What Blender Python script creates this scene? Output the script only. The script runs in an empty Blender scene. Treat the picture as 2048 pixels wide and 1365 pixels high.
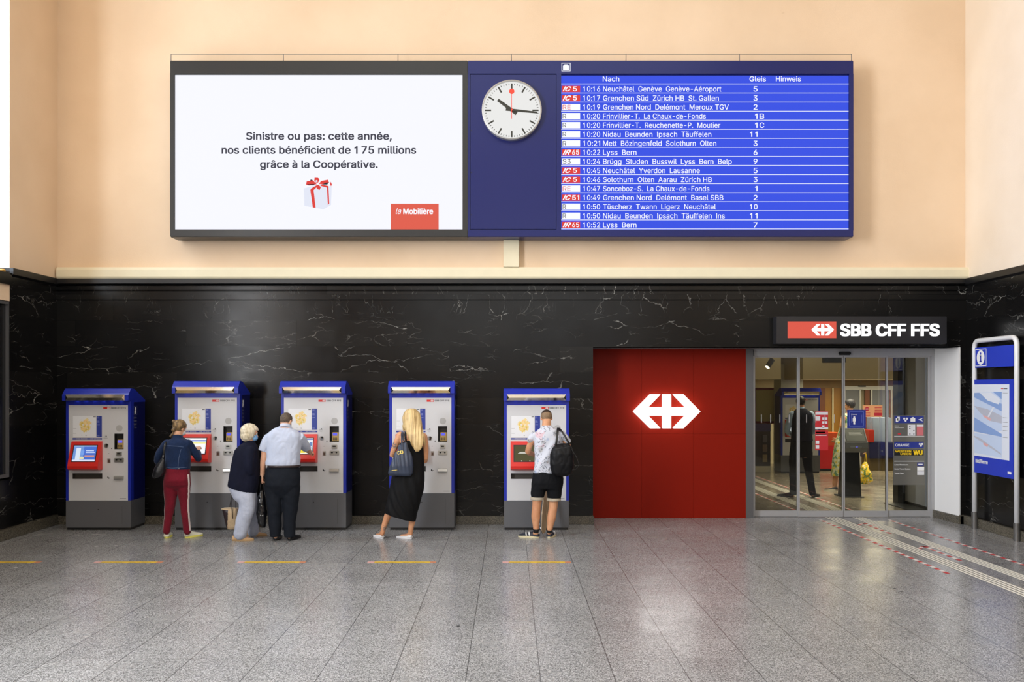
import bpy, bmesh, math, random
from mathutils import Vector, Matrix, noise
from mathutils.bvhtree import BVHTree
from mathutils.geometry import delaunay_2d_cdt

random.seed(7)
SC = bpy.context.scene
COL = SC.collection

# ------------------------------------------------------------------ camera, world, lights, exposure
F, H, VX, VY = 1786.0, 2.05, 1019.0, 775.0          # focal length in px, eye height, vanishing point (2048x1365 frame)
cam_data = bpy.data.cameras.new('camera')
cam_data.sensor_width = 36.0
cam_data.lens = F / 2048 * 36.0
cam_data.shift_x = (1024 - VX) / 2048
cam_data.shift_y = (VY - 682.5) / 2048
cam_data.clip_end = 200
cam = bpy.data.objects.new('camera', cam_data)
COL.objects.link(cam)
cam.location = (0, 0, H)
cam.rotation_euler = (math.pi / 2, 0, 0)
SC.camera = cam

SC.view_settings.view_transform = 'Standard'
SC.view_settings.look = 'None'
SC.view_settings.gamma = 1.0
SC.view_settings.use_curve_mapping = False
SC.view_settings.exposure = 0.0

world = bpy.data.worlds.new('sky')
SC.world = world
world.use_nodes = True
bg = world.node_tree.nodes['Background']
bg.inputs[0].default_value = (0.75, 0.87, 1.0, 1)
bg.inputs[1].default_value = 0.35


def area(name, loc, rot, sx, sy, power, color=(1, 1, 1), spread=math.pi):
    d = bpy.data.lights.new(name, 'AREA')
    d.shape = 'RECTANGLE'
    d.size, d.size_y, d.energy, d.color, d.spread = sx, sy, power, color, spread
    o = bpy.data.objects.new(name, d)
    COL.objects.link(o)
    o.location = loc
    o.rotation_euler = rot
    return o


PI = math.pi
# daylight through the hall's windows (each lamp fills a window opening of the walls built below), plus an added overhead light
area('daylight_left_window', (-7.42, 11.37, 6.1), (0, -PI / 2, 0), 4.8, 1.35, 300, (0.74, 0.86, 1.0))
area('daylight_left_window', (-7.42, 3.2, 5.0), (0, -PI / 2, 0), 6.4, 3.6, 2050, (0.88, 0.93, 1.0))
area('daylight_rear_window', (0.5, -7.7, 5.6), (PI / 2, 0, 0), 9.0, 5.0, 330, (1.0, 0.98, 0.95))
area('added_overhead_light', (0.5, 5.5, 9.7), (0, 0, 0), 8.0, 7.0, 420, (1.0, 0.98, 0.93))  # soft overhead fill, added; no known skylight there
# the ticket shop's ceiling lighting
area('shop_ceiling_lamp', (7.2, 17.2, 2.93), (0, 0, 0), 3.2, 2.2, 110, (1.0, 0.90, 0.70), 2.0)
area('shop_ceiling_lamp', (9.4, 21.7, 2.225), (0, 0, 0), 3.6, 1.4, 150, (1.0, 0.86, 0.60))


# ------------------------------------------------------------------ helpers
def X_(px, Y):
    return (px - VX) / F * Y


def Z_(py, Y):
    return H - (py - VY) / F * Y


def YF(py):
    return F * H / (py - VY)


def lin(r, g, b):
    def f(c):
        c /= 255.0
        return c / 12.92 if c <= 0.04045 else ((c + 0.055) / 1.055) ** 2.4
    return (f(r), f(g), f(b), 1.0)


MATS = {}


def mat(name, rgb, rough=0.5, metal=0.0, spec=0.5, emit=0.0, noise_amt=0.0, noise_scale=20.0, coat=0.0, sheen=0.0):
    if name in MATS:
        return MATS[name]
    m = bpy.data.materials.new(name)
    m.use_nodes = True
    nt = m.node_tree
    b = nt.nodes['Principled BSDF']
    c = lin(*rgb)
    b.inputs['Base Color'].default_value = c
    b.inputs['Roughness'].default_value = rough
    b.inputs['Metallic'].default_value = metal
    b.inputs['Specular IOR Level'].default_value = spec
    b.inputs['Coat Weight'].default_value = coat
    b.inputs['Sheen Weight'].default_value = sheen
    if emit:
        b.inputs['Emission Color'].default_value = c
        b.inputs['Emission Strength'].default_value = emit
        b.inputs['Base Color'].default_value = (c[0] * .02, c[1] * .02, c[2] * .02, 1)
    if noise_amt:
        tc = nt.nodes.new('ShaderNodeTexCoord')
        n = nt.nodes.new('ShaderNodeTexNoise')
        n.inputs['Scale'].default_value = noise_scale
        n.inputs['Detail'].default_value = 3
        r = nt.nodes.new('ShaderNodeMapRange')
        r.inputs[3].default_value = 1 - noise_amt
        r.inputs[4].default_value = 1 + noise_amt
        mx = nt.nodes.new('ShaderNodeMix')
        mx.data_type = 'RGBA'
        mx.blend_type = 'MULTIPLY'
        mx.inputs[0].default_value = 1
        mx.inputs[6].default_value = c
        nt.links.new(tc.outputs['Object'], n.inputs['Vector'])
        nt.links.new(n.outputs[0], r.inputs[0])
        nt.links.new(r.outputs[0], mx.inputs[7])
        nt.links.new(mx.outputs[2], b.inputs['Base Color'])
    MATS[name] = m
    return m


def screen_mat(name, rgb, strength=1.0):
    return mat(name, rgb, 0.5, 0, 0.08, emit=strength)


class NT:
    """small node-graph writer"""
    def __init__(self, name):
        self.m = bpy.data.materials.new(name)
        self.m.use_nodes = True
        self.t = self.m.node_tree
        self.b = self.t.nodes['Principled BSDF']
        MATS[name] = self.m

    def _in(self, sock, v):
        if isinstance(v, bpy.types.NodeSocket):
            self.t.links.new(v, sock)
        elif v is not None:
            sock.default_value = v

    def n(self, kind, ins=None, out=0, **props):
        nd = self.t.nodes.new('ShaderNode' + kind)
        for k, v in props.items():
            setattr(nd, k, v)
        for k, v in (ins or {}).items():
            self._in(nd.inputs[k], v)
        return nd.outputs[out]

    def math(self, op, a, b=None, c=None):
        ins = {0: a}
        if b is not None:
            ins[1] = b
        if c is not None:
            ins[2] = c
        return self.n('Math', ins, operation=op)

    def mix(self, f, a, b, blend='MIX'):
        nd = self.t.nodes.new('ShaderNodeMix')
        nd.data_type = 'RGBA'
        nd.blend_type = blend
        self._in(nd.inputs[0], f)
        self._in(nd.inputs[6], a)
        self._in(nd.inputs[7], b)
        return nd.outputs[2]

    def rng(self, v, a, b, c=0.0, d=1.0, smooth=False):
        nd = self.t.nodes.new('ShaderNodeMapRange')
        if smooth:
            nd.interpolation_type = 'SMOOTHSTEP'
        self._in(nd.inputs[0], v)
        for i, k in enumerate((a, b, c, d)):
            nd.inputs[i + 1].default_value = k
        return nd.outputs[0]

    def pos(self):
        return self.n('TexCoord', out='Object')

    def sep(self, v):
        nd = self.t.nodes.new('ShaderNodeSeparateXYZ')
        self._in(nd.inputs[0], v)
        return nd.outputs[0], nd.outputs[1], nd.outputs[2]

    def comb(self, x=0.0, y=0.0, z=0.0):
        return self.n('CombineXYZ', {0: x, 1: y, 2: z})

    def vadd(self, a, b):
        return self.n('VectorMath', {0: a, 1: b}, operation='ADD')

    def vmul(self, a, b):
        return self.n('VectorMath', {0: a, 1: b}, operation='MULTIPLY')

    def noise(self, v, scale, detail=3.0, rough=0.5, out=0):
        return self.n('TexNoise', {'Vector': v, 'Scale': scale, 'Detail': detail, 'Roughness': rough}, out=out)

    def bump(self, h, strength, dist=0.01):
        o = self.n('Bump', {'Height': h, 'Strength': strength, 'Distance': dist})
        self.t.links.new(o, self.b.inputs['Normal'])

    def set(self, **k):
        for a, v in k.items():
            self._in(self.b.inputs[a.replace('_', ' ')], v)


def marble(name, axis='x', vertical=False):
    """polished black marble laid in slabs, thin white veins"""
    g = NT(name)
    p = g.pos()
    x, y, z = g.sep(p)
    h = x if axis == 'x' else y
    SW, SH = 1.66, 0.389
    row = g.math('FLOOR', g.math('DIVIDE', g.math('SUBTRACT', z, 0.33), SH))
    off = g.n('TexWhiteNoise', {'W': row}, noise_dimensions='1D')
    u = g.math('ADD', g.math('DIVIDE', h, SW), off)
    colu = g.math('FLOOR', u)
    rid = g.n('TexWhiteNoise', {'Vector': g.comb(colu, row, 3.1)}, out='Color', noise_dimensions='3D')
    rval = g.n('TexWhiteNoise', {'Vector': g.comb(colu, row, 3.1)}, out='Value', noise_dimensions='3D')
    base = g.comb(h, 0.0, z)
    q = g.vadd(base, g.vmul(rid, (37.0, 23.0, 51.0)))
    warp = g.vmul(g.vadd(g.noise(q, 1.6, 5.0, 0.62, out='Color'), (-0.5, -0.5, -0.5)), (0.55, 0.55, 0.38))
    st = (3.0, 1.0, 0.8) if vertical else (0.55, 1.0, 2.7)
    w = g.vmul(g.vadd(q, warp), st)
    v1 = g.n('TexVoronoi', {'Vector': w, 'Scale': 1.05}, out='Distance', feature='DISTANCE_TO_EDGE')
    l1 = g.rng(v1, 0.0, 0.0085, 0.75, 0.0, True)
    m1 = g.rng(g.noise(q, 1.1, 2.0), 0.50, 0.66)
    v2 = g.n('TexVoronoi', {'Vector': g.vadd(w, (9.0, 4.0, 2.0)), 'Scale': 2.9}, out='Distance', feature='DISTANCE_TO_EDGE')
    l2 = g.rng(v2, 0.0, 0.014, 0.40, 0.0, True)
    m2 = g.rng(g.noise(g.vadd(q, (4.0, 8.0, 1.0)), 2.3, 2.0), 0.54, 0.72)
    veins = g.math('MAXIMUM', g.math('MULTIPLY', l1, m1), g.math('MULTIPLY', l2, m2))
    veins = g.math('MULTIPLY', veins, g.rng(g.noise(q, 9.0, 3.0), 0.33, 0.62))
    cloud = g.math('MULTIPLY', g.rng(g.noise(q, 1.3, 5.0, 0.7), 0.68, 0.86), 0.07)
    c0 = g.mix(g.rng(rval, 0, 1), (0.003, 0.003, 0.0034, 1), (0.0085, 0.008, 0.0075, 1))
    c1 = g.mix(cloud, c0, (0.5, 0.49, 0.47, 1))
    c2 = g.mix(veins, c1, (0.55, 0.54, 0.50, 1))
    # thin joints between slabs
    fz = g.math('FRACT', g.math('DIVIDE', g.math('SUBTRACT', z, 0.33), SH))
    fu = g.math('FRACT', u)
    j = g.math('MINIMUM', g.math('MULTIPLY', g.math('MINIMUM', fz, g.math('SUBTRACT', 1.0, fz)), SH),
               g.math('MULTIPLY', g.math('MINIMUM', fu, g.math('SUBTRACT', 1.0, fu)), SW))
    jm = g.rng(j, 0.0, 0.005, 1.0, 0.0)
    c3 = g.mix(jm, c2, (0.002, 0.002, 0.002, 1))
    rr = g.math('ADD', 0.15, g.math('MULTIPLY', g.noise(q, 3.0, 2.0), 0.14))
    g.set(Base_Color=c3, Roughness=rr, Specular_IOR_Level=0.23)
    g.bump(g.noise(p, 5.0, 2.0), 0.04, 0.01)
    return g.m


def granite(name, tint=(1, 1, 1), tiles=True):
    g = NT(name)
    p = g.pos()
    x, y, z = g.sep(p)
    T = 0.5236
    u = g.math('DIVIDE', g.math('SUBTRACT', x, 0.2168), T)
    v = g.math('DIVIDE', g.math('SUBTRACT', y, 6.227), T)
    tid = g.n('TexWhiteNoise', {'Vector': g.comb(g.math('FLOOR', u), g.math('FLOOR', v), 0.0)}, out='Value', noise_dimensions='3D')
    n1 = g.noise(p, 115.0, 3.0, 0.7)
    n2 = g.noise(p, 30.0, 3.0, 0.6)
    n3 = g.noise(p, 1.4, 3.0, 0.5)
    vor = g.n('TexVoronoi', {'Vector': p, 'Scale': 145.0}, out='Color')
    sp = g.n('SeparateColor', {0: vor})
    grain = g.math('ADD', g.math('MULTIPLY', n1, 0.65), g.math('MULTIPLY', sp, 0.35))
    ramp = g.n('ValToRGB', {0: grain})
    cr = g.t.nodes[-1].color_ramp if hasattr(g.t.nodes[-1], 'color_ramp') else [n for n in g.t.nodes if n.type == 'VALTORGB'][-1].color_ramp
    cr.elements[0].position = 0.30
    cr.elements[0].color = (0.072 * tint[0], 0.072 * tint[1], 0.074 * tint[2], 1)
    cr.elements[1].position = 0.66
    cr.elements[1].color = (0.50 * tint[0], 0.50 * tint[1], 0.503 * tint[2], 1)
    e = cr.elements.new(0.47)
    e.color = (0.225 * tint[0], 0.226 * tint[1], 0.226 * tint[2], 1)
    val = g.math('ADD', 0.90, g.math('MULTIPLY', tid, 0.13))
    val = g.math('MULTIPLY', val, g.rng(n2, 0.3, 0.7, 0.93, 1.06))
    val = g.math('MULTIPLY', val, g.rng(n3, 0.3, 0.7, 0.95, 1.05))
    colr = g.mix(1.0, ramp, g.comb(val, val, val), 'MULTIPLY')
    fu = g.math('FRACT', u)
    fv = g.math('FRACT', v)
    du = g.math('MULTIPLY', g.math('MINIMUM', fu, g.math('SUBTRACT', 1.0, fu)), T)
    dv = g.math('MULTIPLY', g.math('MINIMUM', fv, g.math('SUBTRACT', 1.0, fv)), T)
    ju = g.rng(du, 0.002, 0.0048, 0.8, 0.0)
    jv = g.rng(dv, 0.0006, 0.0024, 0.34, 0.0)
    jm = g.math('MAXIMUM', ju, jv)
    if not tiles:
        jm = 0.0
    c3 = g.mix(jm, colr, (0.035, 0.035, 0.035, 1))
    rr = g.rng(g.noise(p, 2.2, 3.0), 0.3, 0.7, 0.17, 0.29)
    g.set(Base_Color=c3, Roughness=rr, Specular_IOR_Level=0.5)
    g.bump(g.noise(p, 7.0, 2.0), 0.05, 0.01)
    return g.m


def plaster(name, rgb, bump=0.25):
    g = NT(name)
    p = g.pos()
    c = lin(*rgb)
    n1 = g.noise(p, 0.8, 4.0)
    n2 = g.noise(p, 45.0, 4.0, 0.65)
    d = (c[0] * .93, c[1] * .91, c[2] * .88, 1)
    cc = g.mix(g.rng(n1, 0.35, 0.65), d, c)
    spots = g.rng(g.noise(p, 3.3, 2.0), 0.77, 0.79, 0.0, 0.22)
    cc = g.mix(spots, cc, (c[0] * .5, c[1] * .4, c[2] * .3, 1))
    g.set(Base_Color=cc, Roughness=0.8, Specular_IOR_Level=0.25)
    g.bump(n2, bump, 0.006)
    return g.m


def glass(name, tint=(0.94, 0.96, 0.93)):
    m = bpy.data.materials.new(name)
    m.use_nodes = True
    t = m.node_tree
    t.nodes.remove(t.nodes['Principled BSDF'])
    out = t.nodes['Material Output']
    tr = t.nodes.new('ShaderNodeBsdfTransparent')
    tr.inputs[0].default_value = (*tint, 1)
    gl = t.nodes.new('ShaderNodeBsdfGlossy')
    gl.inputs['Roughness'].default_value = 0.02
    fr = t.nodes.new('ShaderNodeFresnel')
    fr.inputs[0].default_value = 1.5
    mx = t.nodes.new('ShaderNodeMixShader')
    ma = t.nodes.new('ShaderNodeMath')
    ma.operation = 'MULTIPLY'
    ma.inputs[1].default_value = 1.15
    t.links.new(fr.outputs[0], ma.inputs[0])
    t.links.new(ma.outputs[0], mx.inputs[0])
    t.links.new(tr.outputs[0], mx.inputs[1])
    t.links.new(gl.outputs[0], mx.inputs[2])
    t.links.new(mx.outputs[0], out.inputs['Surface'])
    MATS[name] = m
    return m


def film(name, rgb, alpha):
    """printed see-through film stuck on glass"""
    m = bpy.data.materials.new(name)
    m.use_nodes = True
    b = m.node_tree.nodes['Principled BSDF']
    b.inputs['Base Color'].default_value = lin(*rgb)
    b.inputs['Alpha'].default_value = alpha
    b.inputs['Roughness'].default_value = 0.4
    MATS[name] = m
    return m


# ---- text outlines (Blender's own bundled sans; its built-in font if that is missing)
_TXT = {}
try:
    import os
    FONT = bpy.data.fonts.load(os.path.join(bpy.utils.system_resource('DATAFILES', path='fonts'), 'Inter.woff2'))
except Exception:
    FONT = None


_GL = {}
RES = 3


def _outline(s):
    c = bpy.data.curves.new('text', 'FONT')
    if FONT:
        c.font = FONT
    c.body = s
    c.size = 1.0
    c.fill_mode = 'NONE'
    c.resolution_u = RES
    o = bpy.data.objects.new('text', c)
    me = o.to_mesh()
    vs = [Vector((v.co.x, v.co.y)) for v in me.vertices]
    es = [tuple(e.vertices) for e in me.edges]
    o.to_mesh_clear()
    bpy.data.objects.remove(o)
    bpy.data.curves.remove(c)
    return vs, es


def _right(s):
    return max([v.x for v in _outline(s)[0]] or [0.0])


def glyph(ch):
    """(points, outline edges, triangles, advance) of one letter"""
    if ch in _GL:
        return _GL[ch]
    adv = _right('H' + ch + 'H') - _right('HH')
    vs, es = ([], []) if ch == ' ' else _outline('\u0399' if (ch == 'I' and FONT) else ch)
    if ch == 'I' and FONT:
        adv = _right('H\u0399H') - _right('HH')
    if ch == '1' and FONT:
        h = max(v.y for v in _outline('H')[0])
        adv = _right('H0H') - _right('HH')
        x, w = adv * .36, .068
        vs = [Vector(p) for p in ((x, 0), (x + w, 0), (x + w, h), (x + w * .25, h), (x - .105, h * .80), (x - .105, h * .675), (x, h * .80))]
        es = [(k, (k + 1) % len(vs)) for k in range(len(vs))]
    tris = []
    if vs:
        V, E, FS, _a, _b, _c = delaunay_2d_cdt(vs, es, [], 1, 1e-6)
        for f in FS:
            cx = sum(V[k].x for k in f) / len(f)
            cy = sum(V[k].y for k in f) / len(f)
            n = 0
            for a, b_ in es:
                p, q = vs[a], vs[b_]
                if (p.y > cy) != (q.y > cy) and cx < (q.x - p.x) * (cy - p.y) / (q.y - p.y) + p.x:
                    n += 1
            if n % 2:
                ar = (V[f[1]] - V[f[0]]).cross(V[f[2]] - V[f[0]])
                tris.append(tuple(f) if ar > 0 else tuple(f)[::-1])
        vs2 = [Vector((v.x, v.y)) for v in V]
        es = [tuple(e) for e in es] if len(V) == len(vs) else []
        vs = vs2
    _GL[ch] = (vs, es, tris, adv)
    return _GL[ch]


def text_geo(s, bold=0.0, shear=0.0, depth=0.0):
    k = (s, bold, shear, depth)
    if k in _TXT:
        return _TXT[k]
    vs, fs = [], []
    x = 0.0
    for ch in s:
        g, es, tris, adv = glyph(ch)
        zz = (depth, -depth) if depth else (0.0,)
        n0 = len(vs)
        for z in zz:
            vs += [Vector((v.x + x + shear * v.y, v.y, z)) for v in g]
        fs += [tuple(n0 + i for i in t) for t in tris]
        if depth:
            m = len(g)
            fs += [tuple(n0 + m + i for i in t[::-1]) for t in tris]
            fs += [(n0 + a, n0 + b_, n0 + m + b_, n0 + m + a) for a, b_ in es]
        x += adv
    if bold and vs:                                      # heavier strokes: the outline laid down several times, slightly shifted
        base, bf = vs, fs
        vs, fs = [], []
        r = bold * .8
        for i, (ax, ay) in enumerate(((-r, -r), (r, -r), (r, r), (-r, r), (0, 0))):
            n = len(vs)
            vs = vs + [Vector((v.x + ax, v.y + ay * .6, v.z + i * 2e-4)) for v in base]
            fs = fs + [tuple(n + q for q in f) for f in bf]
    if vs:
        bb = (min(v.x for v in vs), max(v.x for v in vs), min(v.y for v in vs), max(v.y for v in vs))
    else:
        bb = (0, 0, 0, 0)
    _TXT[k] = (vs, fs, bb)
    return _TXT[k]


CAP = text_geo('H')[2][3]


class MB:
    """collects geometry for ONE mesh object (several materials allowed)"""
    def __init__(self):
        self.v, self.f, self.mi, self.sm = [], [], [], []
        self.mats = []

    def m(self, mm):
        if mm not in self.mats:
            self.mats.append(mm)
        return self.mats.index(mm)

    def add(self, vs, fs, mm, smooth=False):
        b = len(self.v)
        self.v += [Vector(a) for a in vs]
        k = self.m(mm)
        for f in fs:
            self.f.append(tuple(b + i for i in f))
            self.mi.append(k)
            self.sm.append(smooth)
        return self

    def box(self, x0, x1, y0, y1, z0, z1, mm, bev=0.0):
        if bev > 0:
            bm = bmesh.new()
            bmesh.ops.create_cube(bm, size=1.0)
            for v in bm.verts:
                v.co = Vector(((x0 + x1) / 2 + v.co.x * (x1 - x0), (y0 + y1) / 2 + v.co.y * (y1 - y0), (z0 + z1) / 2 + v.co.z * (z1 - z0)))
            bmesh.ops.bevel(bm, geom=bm.edges[:], offset=bev, segments=2, affect='EDGES')
            return self.bm(bm, mm)
        vs = [(x0, y0, z0), (x1, y0, z0), (x1, y1, z0), (x0, y1, z0), (x0, y0, z1), (x1, y0, z1), (x1, y1, z1), (x0, y1, z1)]
        fs = [(3, 2, 1, 0), (4, 5, 6, 7), (0, 1, 5, 4), (1, 2, 6, 5), (2, 3, 7, 6), (3, 0, 4, 7)]
        return self.add(vs, fs, mm)

    def bm(self, bm, mm, smooth=False, mtx=None):
        bm.verts.index_update()
        vs = [(mtx @ v.co) if mtx else v.co.copy() for v in bm.verts]
        fs = [tuple(v.index for v in f.verts) for f in bm.faces]
        bm.free()
        return self.add(vs, fs, mm, smooth)

    def quad(self, a, b, c, d, mm):
        return self.add([a, b, c, d], [(0, 1, 2, 3)], mm)

    def rect(self, x0, x1, z0, z1, y, mm):
        """flat print facing the camera side (-Y)"""
        return self.quad((x0, y, z0), (x1, y, z0), (x1, y, z1), (x0, y, z1), mm)

    def poly(self, pts, y0, y1, mm):
        """polygon in XZ given counter-clockwise as seen from -Y, extruded from y0 (front) to y1"""
        n = len(pts)
        vs = [(p[0], y0, p[1]) for p in pts]
        if y1 == y0:
            return self.add(vs, [tuple(range(n))], mm)
        vs += [(p[0], y1, p[1]) for p in pts]
        fs = [tuple(range(n)), tuple(reversed(range(n, 2 * n)))]
        for i in range(n):
            j = (i + 1) % n
            fs.append((i, i + n, j + n, j))
        return self.add(vs, fs, mm)

    def side(self, pts, x0, x1, mm):
        """profile in (y,z) extruded along x"""
        n = len(pts)
        vs = [(x0, p[0], p[1]) for p in pts] + [(x1, p[0], p[1]) for p in pts]
        fs = [tuple(reversed(range(n))), tuple(range(n, 2 * n))]
        for i in range(n):
            j = (i + 1) % n
            fs.append((i, j, j + n, i + n))
        return self.add(vs, fs, mm)

    def disc(self, cx, cz, r, y, mm, n=32, sx=1.0):
        return self.add([(cx + r * sx * math.cos(2 * PI * i / n), y, cz + r * math.sin(2 * PI * i / n)) for i in range(n)], [tuple(range(n))], mm)

    def cyl(self, a, b, r0, r1, mm, n=16, cap=True):
        a, b = Vector(a), Vector(b)
        d = (b - a).normalized()
        u = d.orthogonal().normalized()
        w = d.cross(u)
        vs = [a + (u * math.cos(2 * PI * i / n) + w * math.sin(2 * PI * i / n)) * r0 for i in range(n)]
        vs += [b + (u * math.cos(2 * PI * i / n) + w * math.sin(2 * PI * i / n)) * r1 for i in range(n)]
        fs = [(i, (i + 1) % n, (i + 1) % n + n, i + n) for i in range(n)]
        self.add(vs, fs, mm, True)
        if cap:
            self.add(vs, [tuple(reversed(range(n))), tuple(range(n, 2 * n))], mm)
        return self

    def tube(self, pts, r, mm, n=8, flat=None):
        """tube along a polyline; flat=(w,t,ref) gives a strap section"""
        pts = [Vector(p) for p in pts]
        vs, rings = [], []
        prev = None
        for i, p in enumerate(pts):
            d = (pts[min(i + 1, len(pts) - 1)] - pts[max(i - 1, 0)])
            d = d.normalized() if d.length > 1e-9 else Vector((0, 0, 1))
            if flat:
                w = Vector(flat[2])
                w = (w - d * w.dot(d)).normalized()
                u = d.cross(w)
            else:
                u = prev if prev is not None else d.orthogonal().normalized()
                u = (u - d * u.dot(d)).normalized()
                w = d.cross(u)
                prev = u
            ring = []
            for k in range(n):
                a = 2 * PI * k / n
                if flat:
                    ring.append(p + w * (flat[0] / 2 * math.cos(a)) + u * (flat[1] / 2 * math.sin(a)))
                else:
                    rr = r[i] if isinstance(r, (list, tuple)) else r
                    ring.append(p + (u * math.cos(a) + w * math.sin(a)) * rr)
            rings.append(len(vs))
            vs += ring
        fs = []
        for a, b in zip(rings, rings[1:]):
            for k in range(n):
                fs.append((a + k, a + (k + 1) % n, b + (k + 1) % n, b + k))
        fs.append(tuple(reversed(range(rings[0], rings[0] + n))))
        fs.append(tuple(range(rings[-1], rings[-1] + n)))
        return self.add(vs, fs, mm, True)

    def text(self, s, o, h, mm, w=None, align='L', U=(1, 0, 0), V=(0, 0, 1), bold=0.0, shear=0.0, depth=0.0):
        """text with cap height h at origin o (baseline), optionally squeezed to width w"""
        vs, fs, bb = text_geo(s, bold, shear, depth / (h / CAP) if depth else 0.0)
        if not vs:
            return self
        sc = h / CAP
        sx = sc
        if w:
            sx = w / max(1e-6, bb[1] - bb[0])
        wid = (bb[1] - bb[0]) * sx
        x0 = -bb[0] * sx
        if align == 'C':
            x0 -= wid / 2
        elif align == 'R':
            x0 -= wid
        U, V, o = Vector(U), Vector(V), Vector(o)
        N = U.cross(V)
        return self.add([o + U * (x0 + v.x * sx) + V * (v.y * sc) + N * (v.z * sc) for v in vs], fs, mm)

    def build(self, name, parent=None, loc=None):
        me = bpy.data.meshes.new(name)
        me.from_pydata([tuple(v) for v in self.v], [], self.f)
        for mm in self.mats:
            me.materials.append(mm)
        me.polygons.foreach_set('material_index', self.mi)
        me.polygons.foreach_set('use_smooth', self.sm)
        me.update()
        o = bpy.data.objects.new(name, me)
        COL.objects.link(o)
        if loc:
            o.location = loc
        if parent:
            o.parent = parent
        return o


def tag(o, label=None, cat=None, group=None, kind=None):
    if label:
        o['label'] = label
    if cat:
        o['category'] = cat
    if group:
        o['group'] = group
    if kind:
        o['kind'] = kind
    return o


def thing(name, label, cat, loc=(0, 0, 0), rz=0.0, group=None):
    o = bpy.data.objects.new(name, None)
    o.empty_display_size = 0.1
    COL.objects.link(o)
    o.location = loc
    o.rotation_euler = (0, 0, rz)
    return tag(o, label, cat, group)


def struct(mb, name, parent=None):
    o = mb.build(name, parent)
    o['kind'] = 'structure'
    return o


def copy_tree(o, parent=None):
    c = o.copy()
    COL.objects.link(c)
    if parent:
        c.parent = parent
    for ch in list(o.children):
        copy_tree(ch, c)
    return c

# ------------------------------------------------------------------ materials of the place
M_PLASTER = plaster('peach_plaster', (236, 210, 180))
M_PLASTER_LIT = plaster('peach_plaster_lit', (243, 228, 208))  # lighter copy of the peach plaster: window light on the right wall put into colour
M_CREAM = mat('cream_ledge', (232, 222, 192), 0.6, noise_amt=0.05, noise_scale=6)
M_MARX = marble('black_marble', 'x')
M_MARV = marble('black_marble_frieze', 'x', True)
M_MARY = marble('black_marble_side', 'y')
M_GRAN = granite('granite_floor')
M_GRAN_S = granite('granite_shop_floor', (0.86, 0.74, 0.56))
M_BASE = granite('granite_skirting', (0.36, 0.32, 0.24), tiles=False)
M_WHITE = mat('white_panel', (236, 236, 236), 0.45)
M_ALU = mat('brushed_aluminium', (176, 176, 178), 0.42, 0.35, noise_amt=0.04, noise_scale=30)
M_ALU_D = mat('grey_profile', (104, 104, 106), 0.4, 0.4)
M_BLACK = mat('black_plastic', (16, 16, 18), 0.4)
M_DARK = mat('charcoal', (46, 46, 48), 0.45)
M_RED_W = mat('red_wall_lacquer', (132, 22, 5), 0.5, spec=0.14, noise_amt=0.05, noise_scale=1.2)
M_GLASS = glass('door_glass')
M_WIN = mat('window_frame_paint', (200, 190, 175), 0.5)
M_CEIL = mat('ceiling_paint', (226, 212, 188), 0.8)
M_TXT = mat('dark_print', (52, 52, 60), 0.6)
M_TXTW = mat('white_print', (240, 240, 240), 0.5)

XL, XR, YB, ZM = -6.79, 6.85, 13.4, 3.672
OX0, OX1, OZ = 1.253, 6.745, 2.65          # shop opening in the back wall
YD = 14.08                                 # door plane

b = MB()
b.quad((-7.6, -8, 0), (XR + .4, -8, 0), (XR + .4, YD + .08, 0), (-7.6, YD + .08, 0), M_GRAN)
b.quad((-7.6, -8, -.1), (-7.6, YD + .08, -.1), (XR + .4, YD + .08, -.1), (XR + .4, -8, -.1), M_GRAN)
M_GUM = mat('floor_stain', (52, 52, 54), 0.6)
for (px, py, r) in ((917, 1253, .018), (1790, 1178, .02), (1803, 1184, .016), (412, 1228, .012), (972, 1220, .008)):   # trodden-in dirt
    yy = YF(py)
    xx = X_(px, yy)
    b.add([(xx + r * (1 + .4 * math.sin(3 * i + px)) * math.cos(i * PI / 4), yy + r * (1 + .4 * math.sin(2 * i + py)) * math.sin(i * PI / 4), .0006) for i in range(8)], [tuple(range(8))], M_GUM)
struct(b, 'floor')
b = MB()
b.quad((3.4, YD + .08, 0), (12.2, YD + .08, 0), (12.2, 24.2, 0), (3.4, 24.2, 0), M_GRAN_S)
struct(b, 'floor_shop')

# ceiling with an opening made for the added overhead light
b = MB()
for (x0, x1, y0, y1) in ((-7.6, -3.5, -8, 13.7), (4.5, 7.2, -8, 13.7), (-3.5, 4.5, -8, 2), (-3.5, 4.5, 9, 13.7)):
    b.box(x0, x1, y0, y1, 9.6, 9.9, M_CEIL)
struct(b, 'ceiling')

# back wall: marble wainscot below, plaster above
b = MB()
b.box(XL - .5, XR + .4, YB + .02, YB + .32, ZM, 9.6, M_PLASTER)
b.box(XL - .5, OX0, YB, YB + .32, 0, 3.16, M_MARX)
b.box(OX1, XR + .4, YB, YB + .32, 0, 3.16, M_MARX)
b.box(OX0, OX1, YB, YB + .32, OZ, 3.16, M_MARX)
b.box(XL - .5, XR + .4, YB, YB + .32, 3.16, ZM, M_MARV)
struct(b, 'wall_back')
b = MB()
b.side([(YB, 3.355), (YB - .022, 3.365), (YB - .022, 3.487), (YB, 3.497)], XL, XR, M_MARV)
b.side([(YB, 3.502), (YB - .038, 3.510), (YB - .038, 3.565), (YB, 3.572)], XL, XR, M_MARV)
b.side([(YB, 3.575), (YB - .05, 3.585), (YB - .09, 3.60), (YB - .09, ZM), (YB, ZM)], XL, XR, M_BLACK)
struct(b, 'trim_1')
b = MB()
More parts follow.
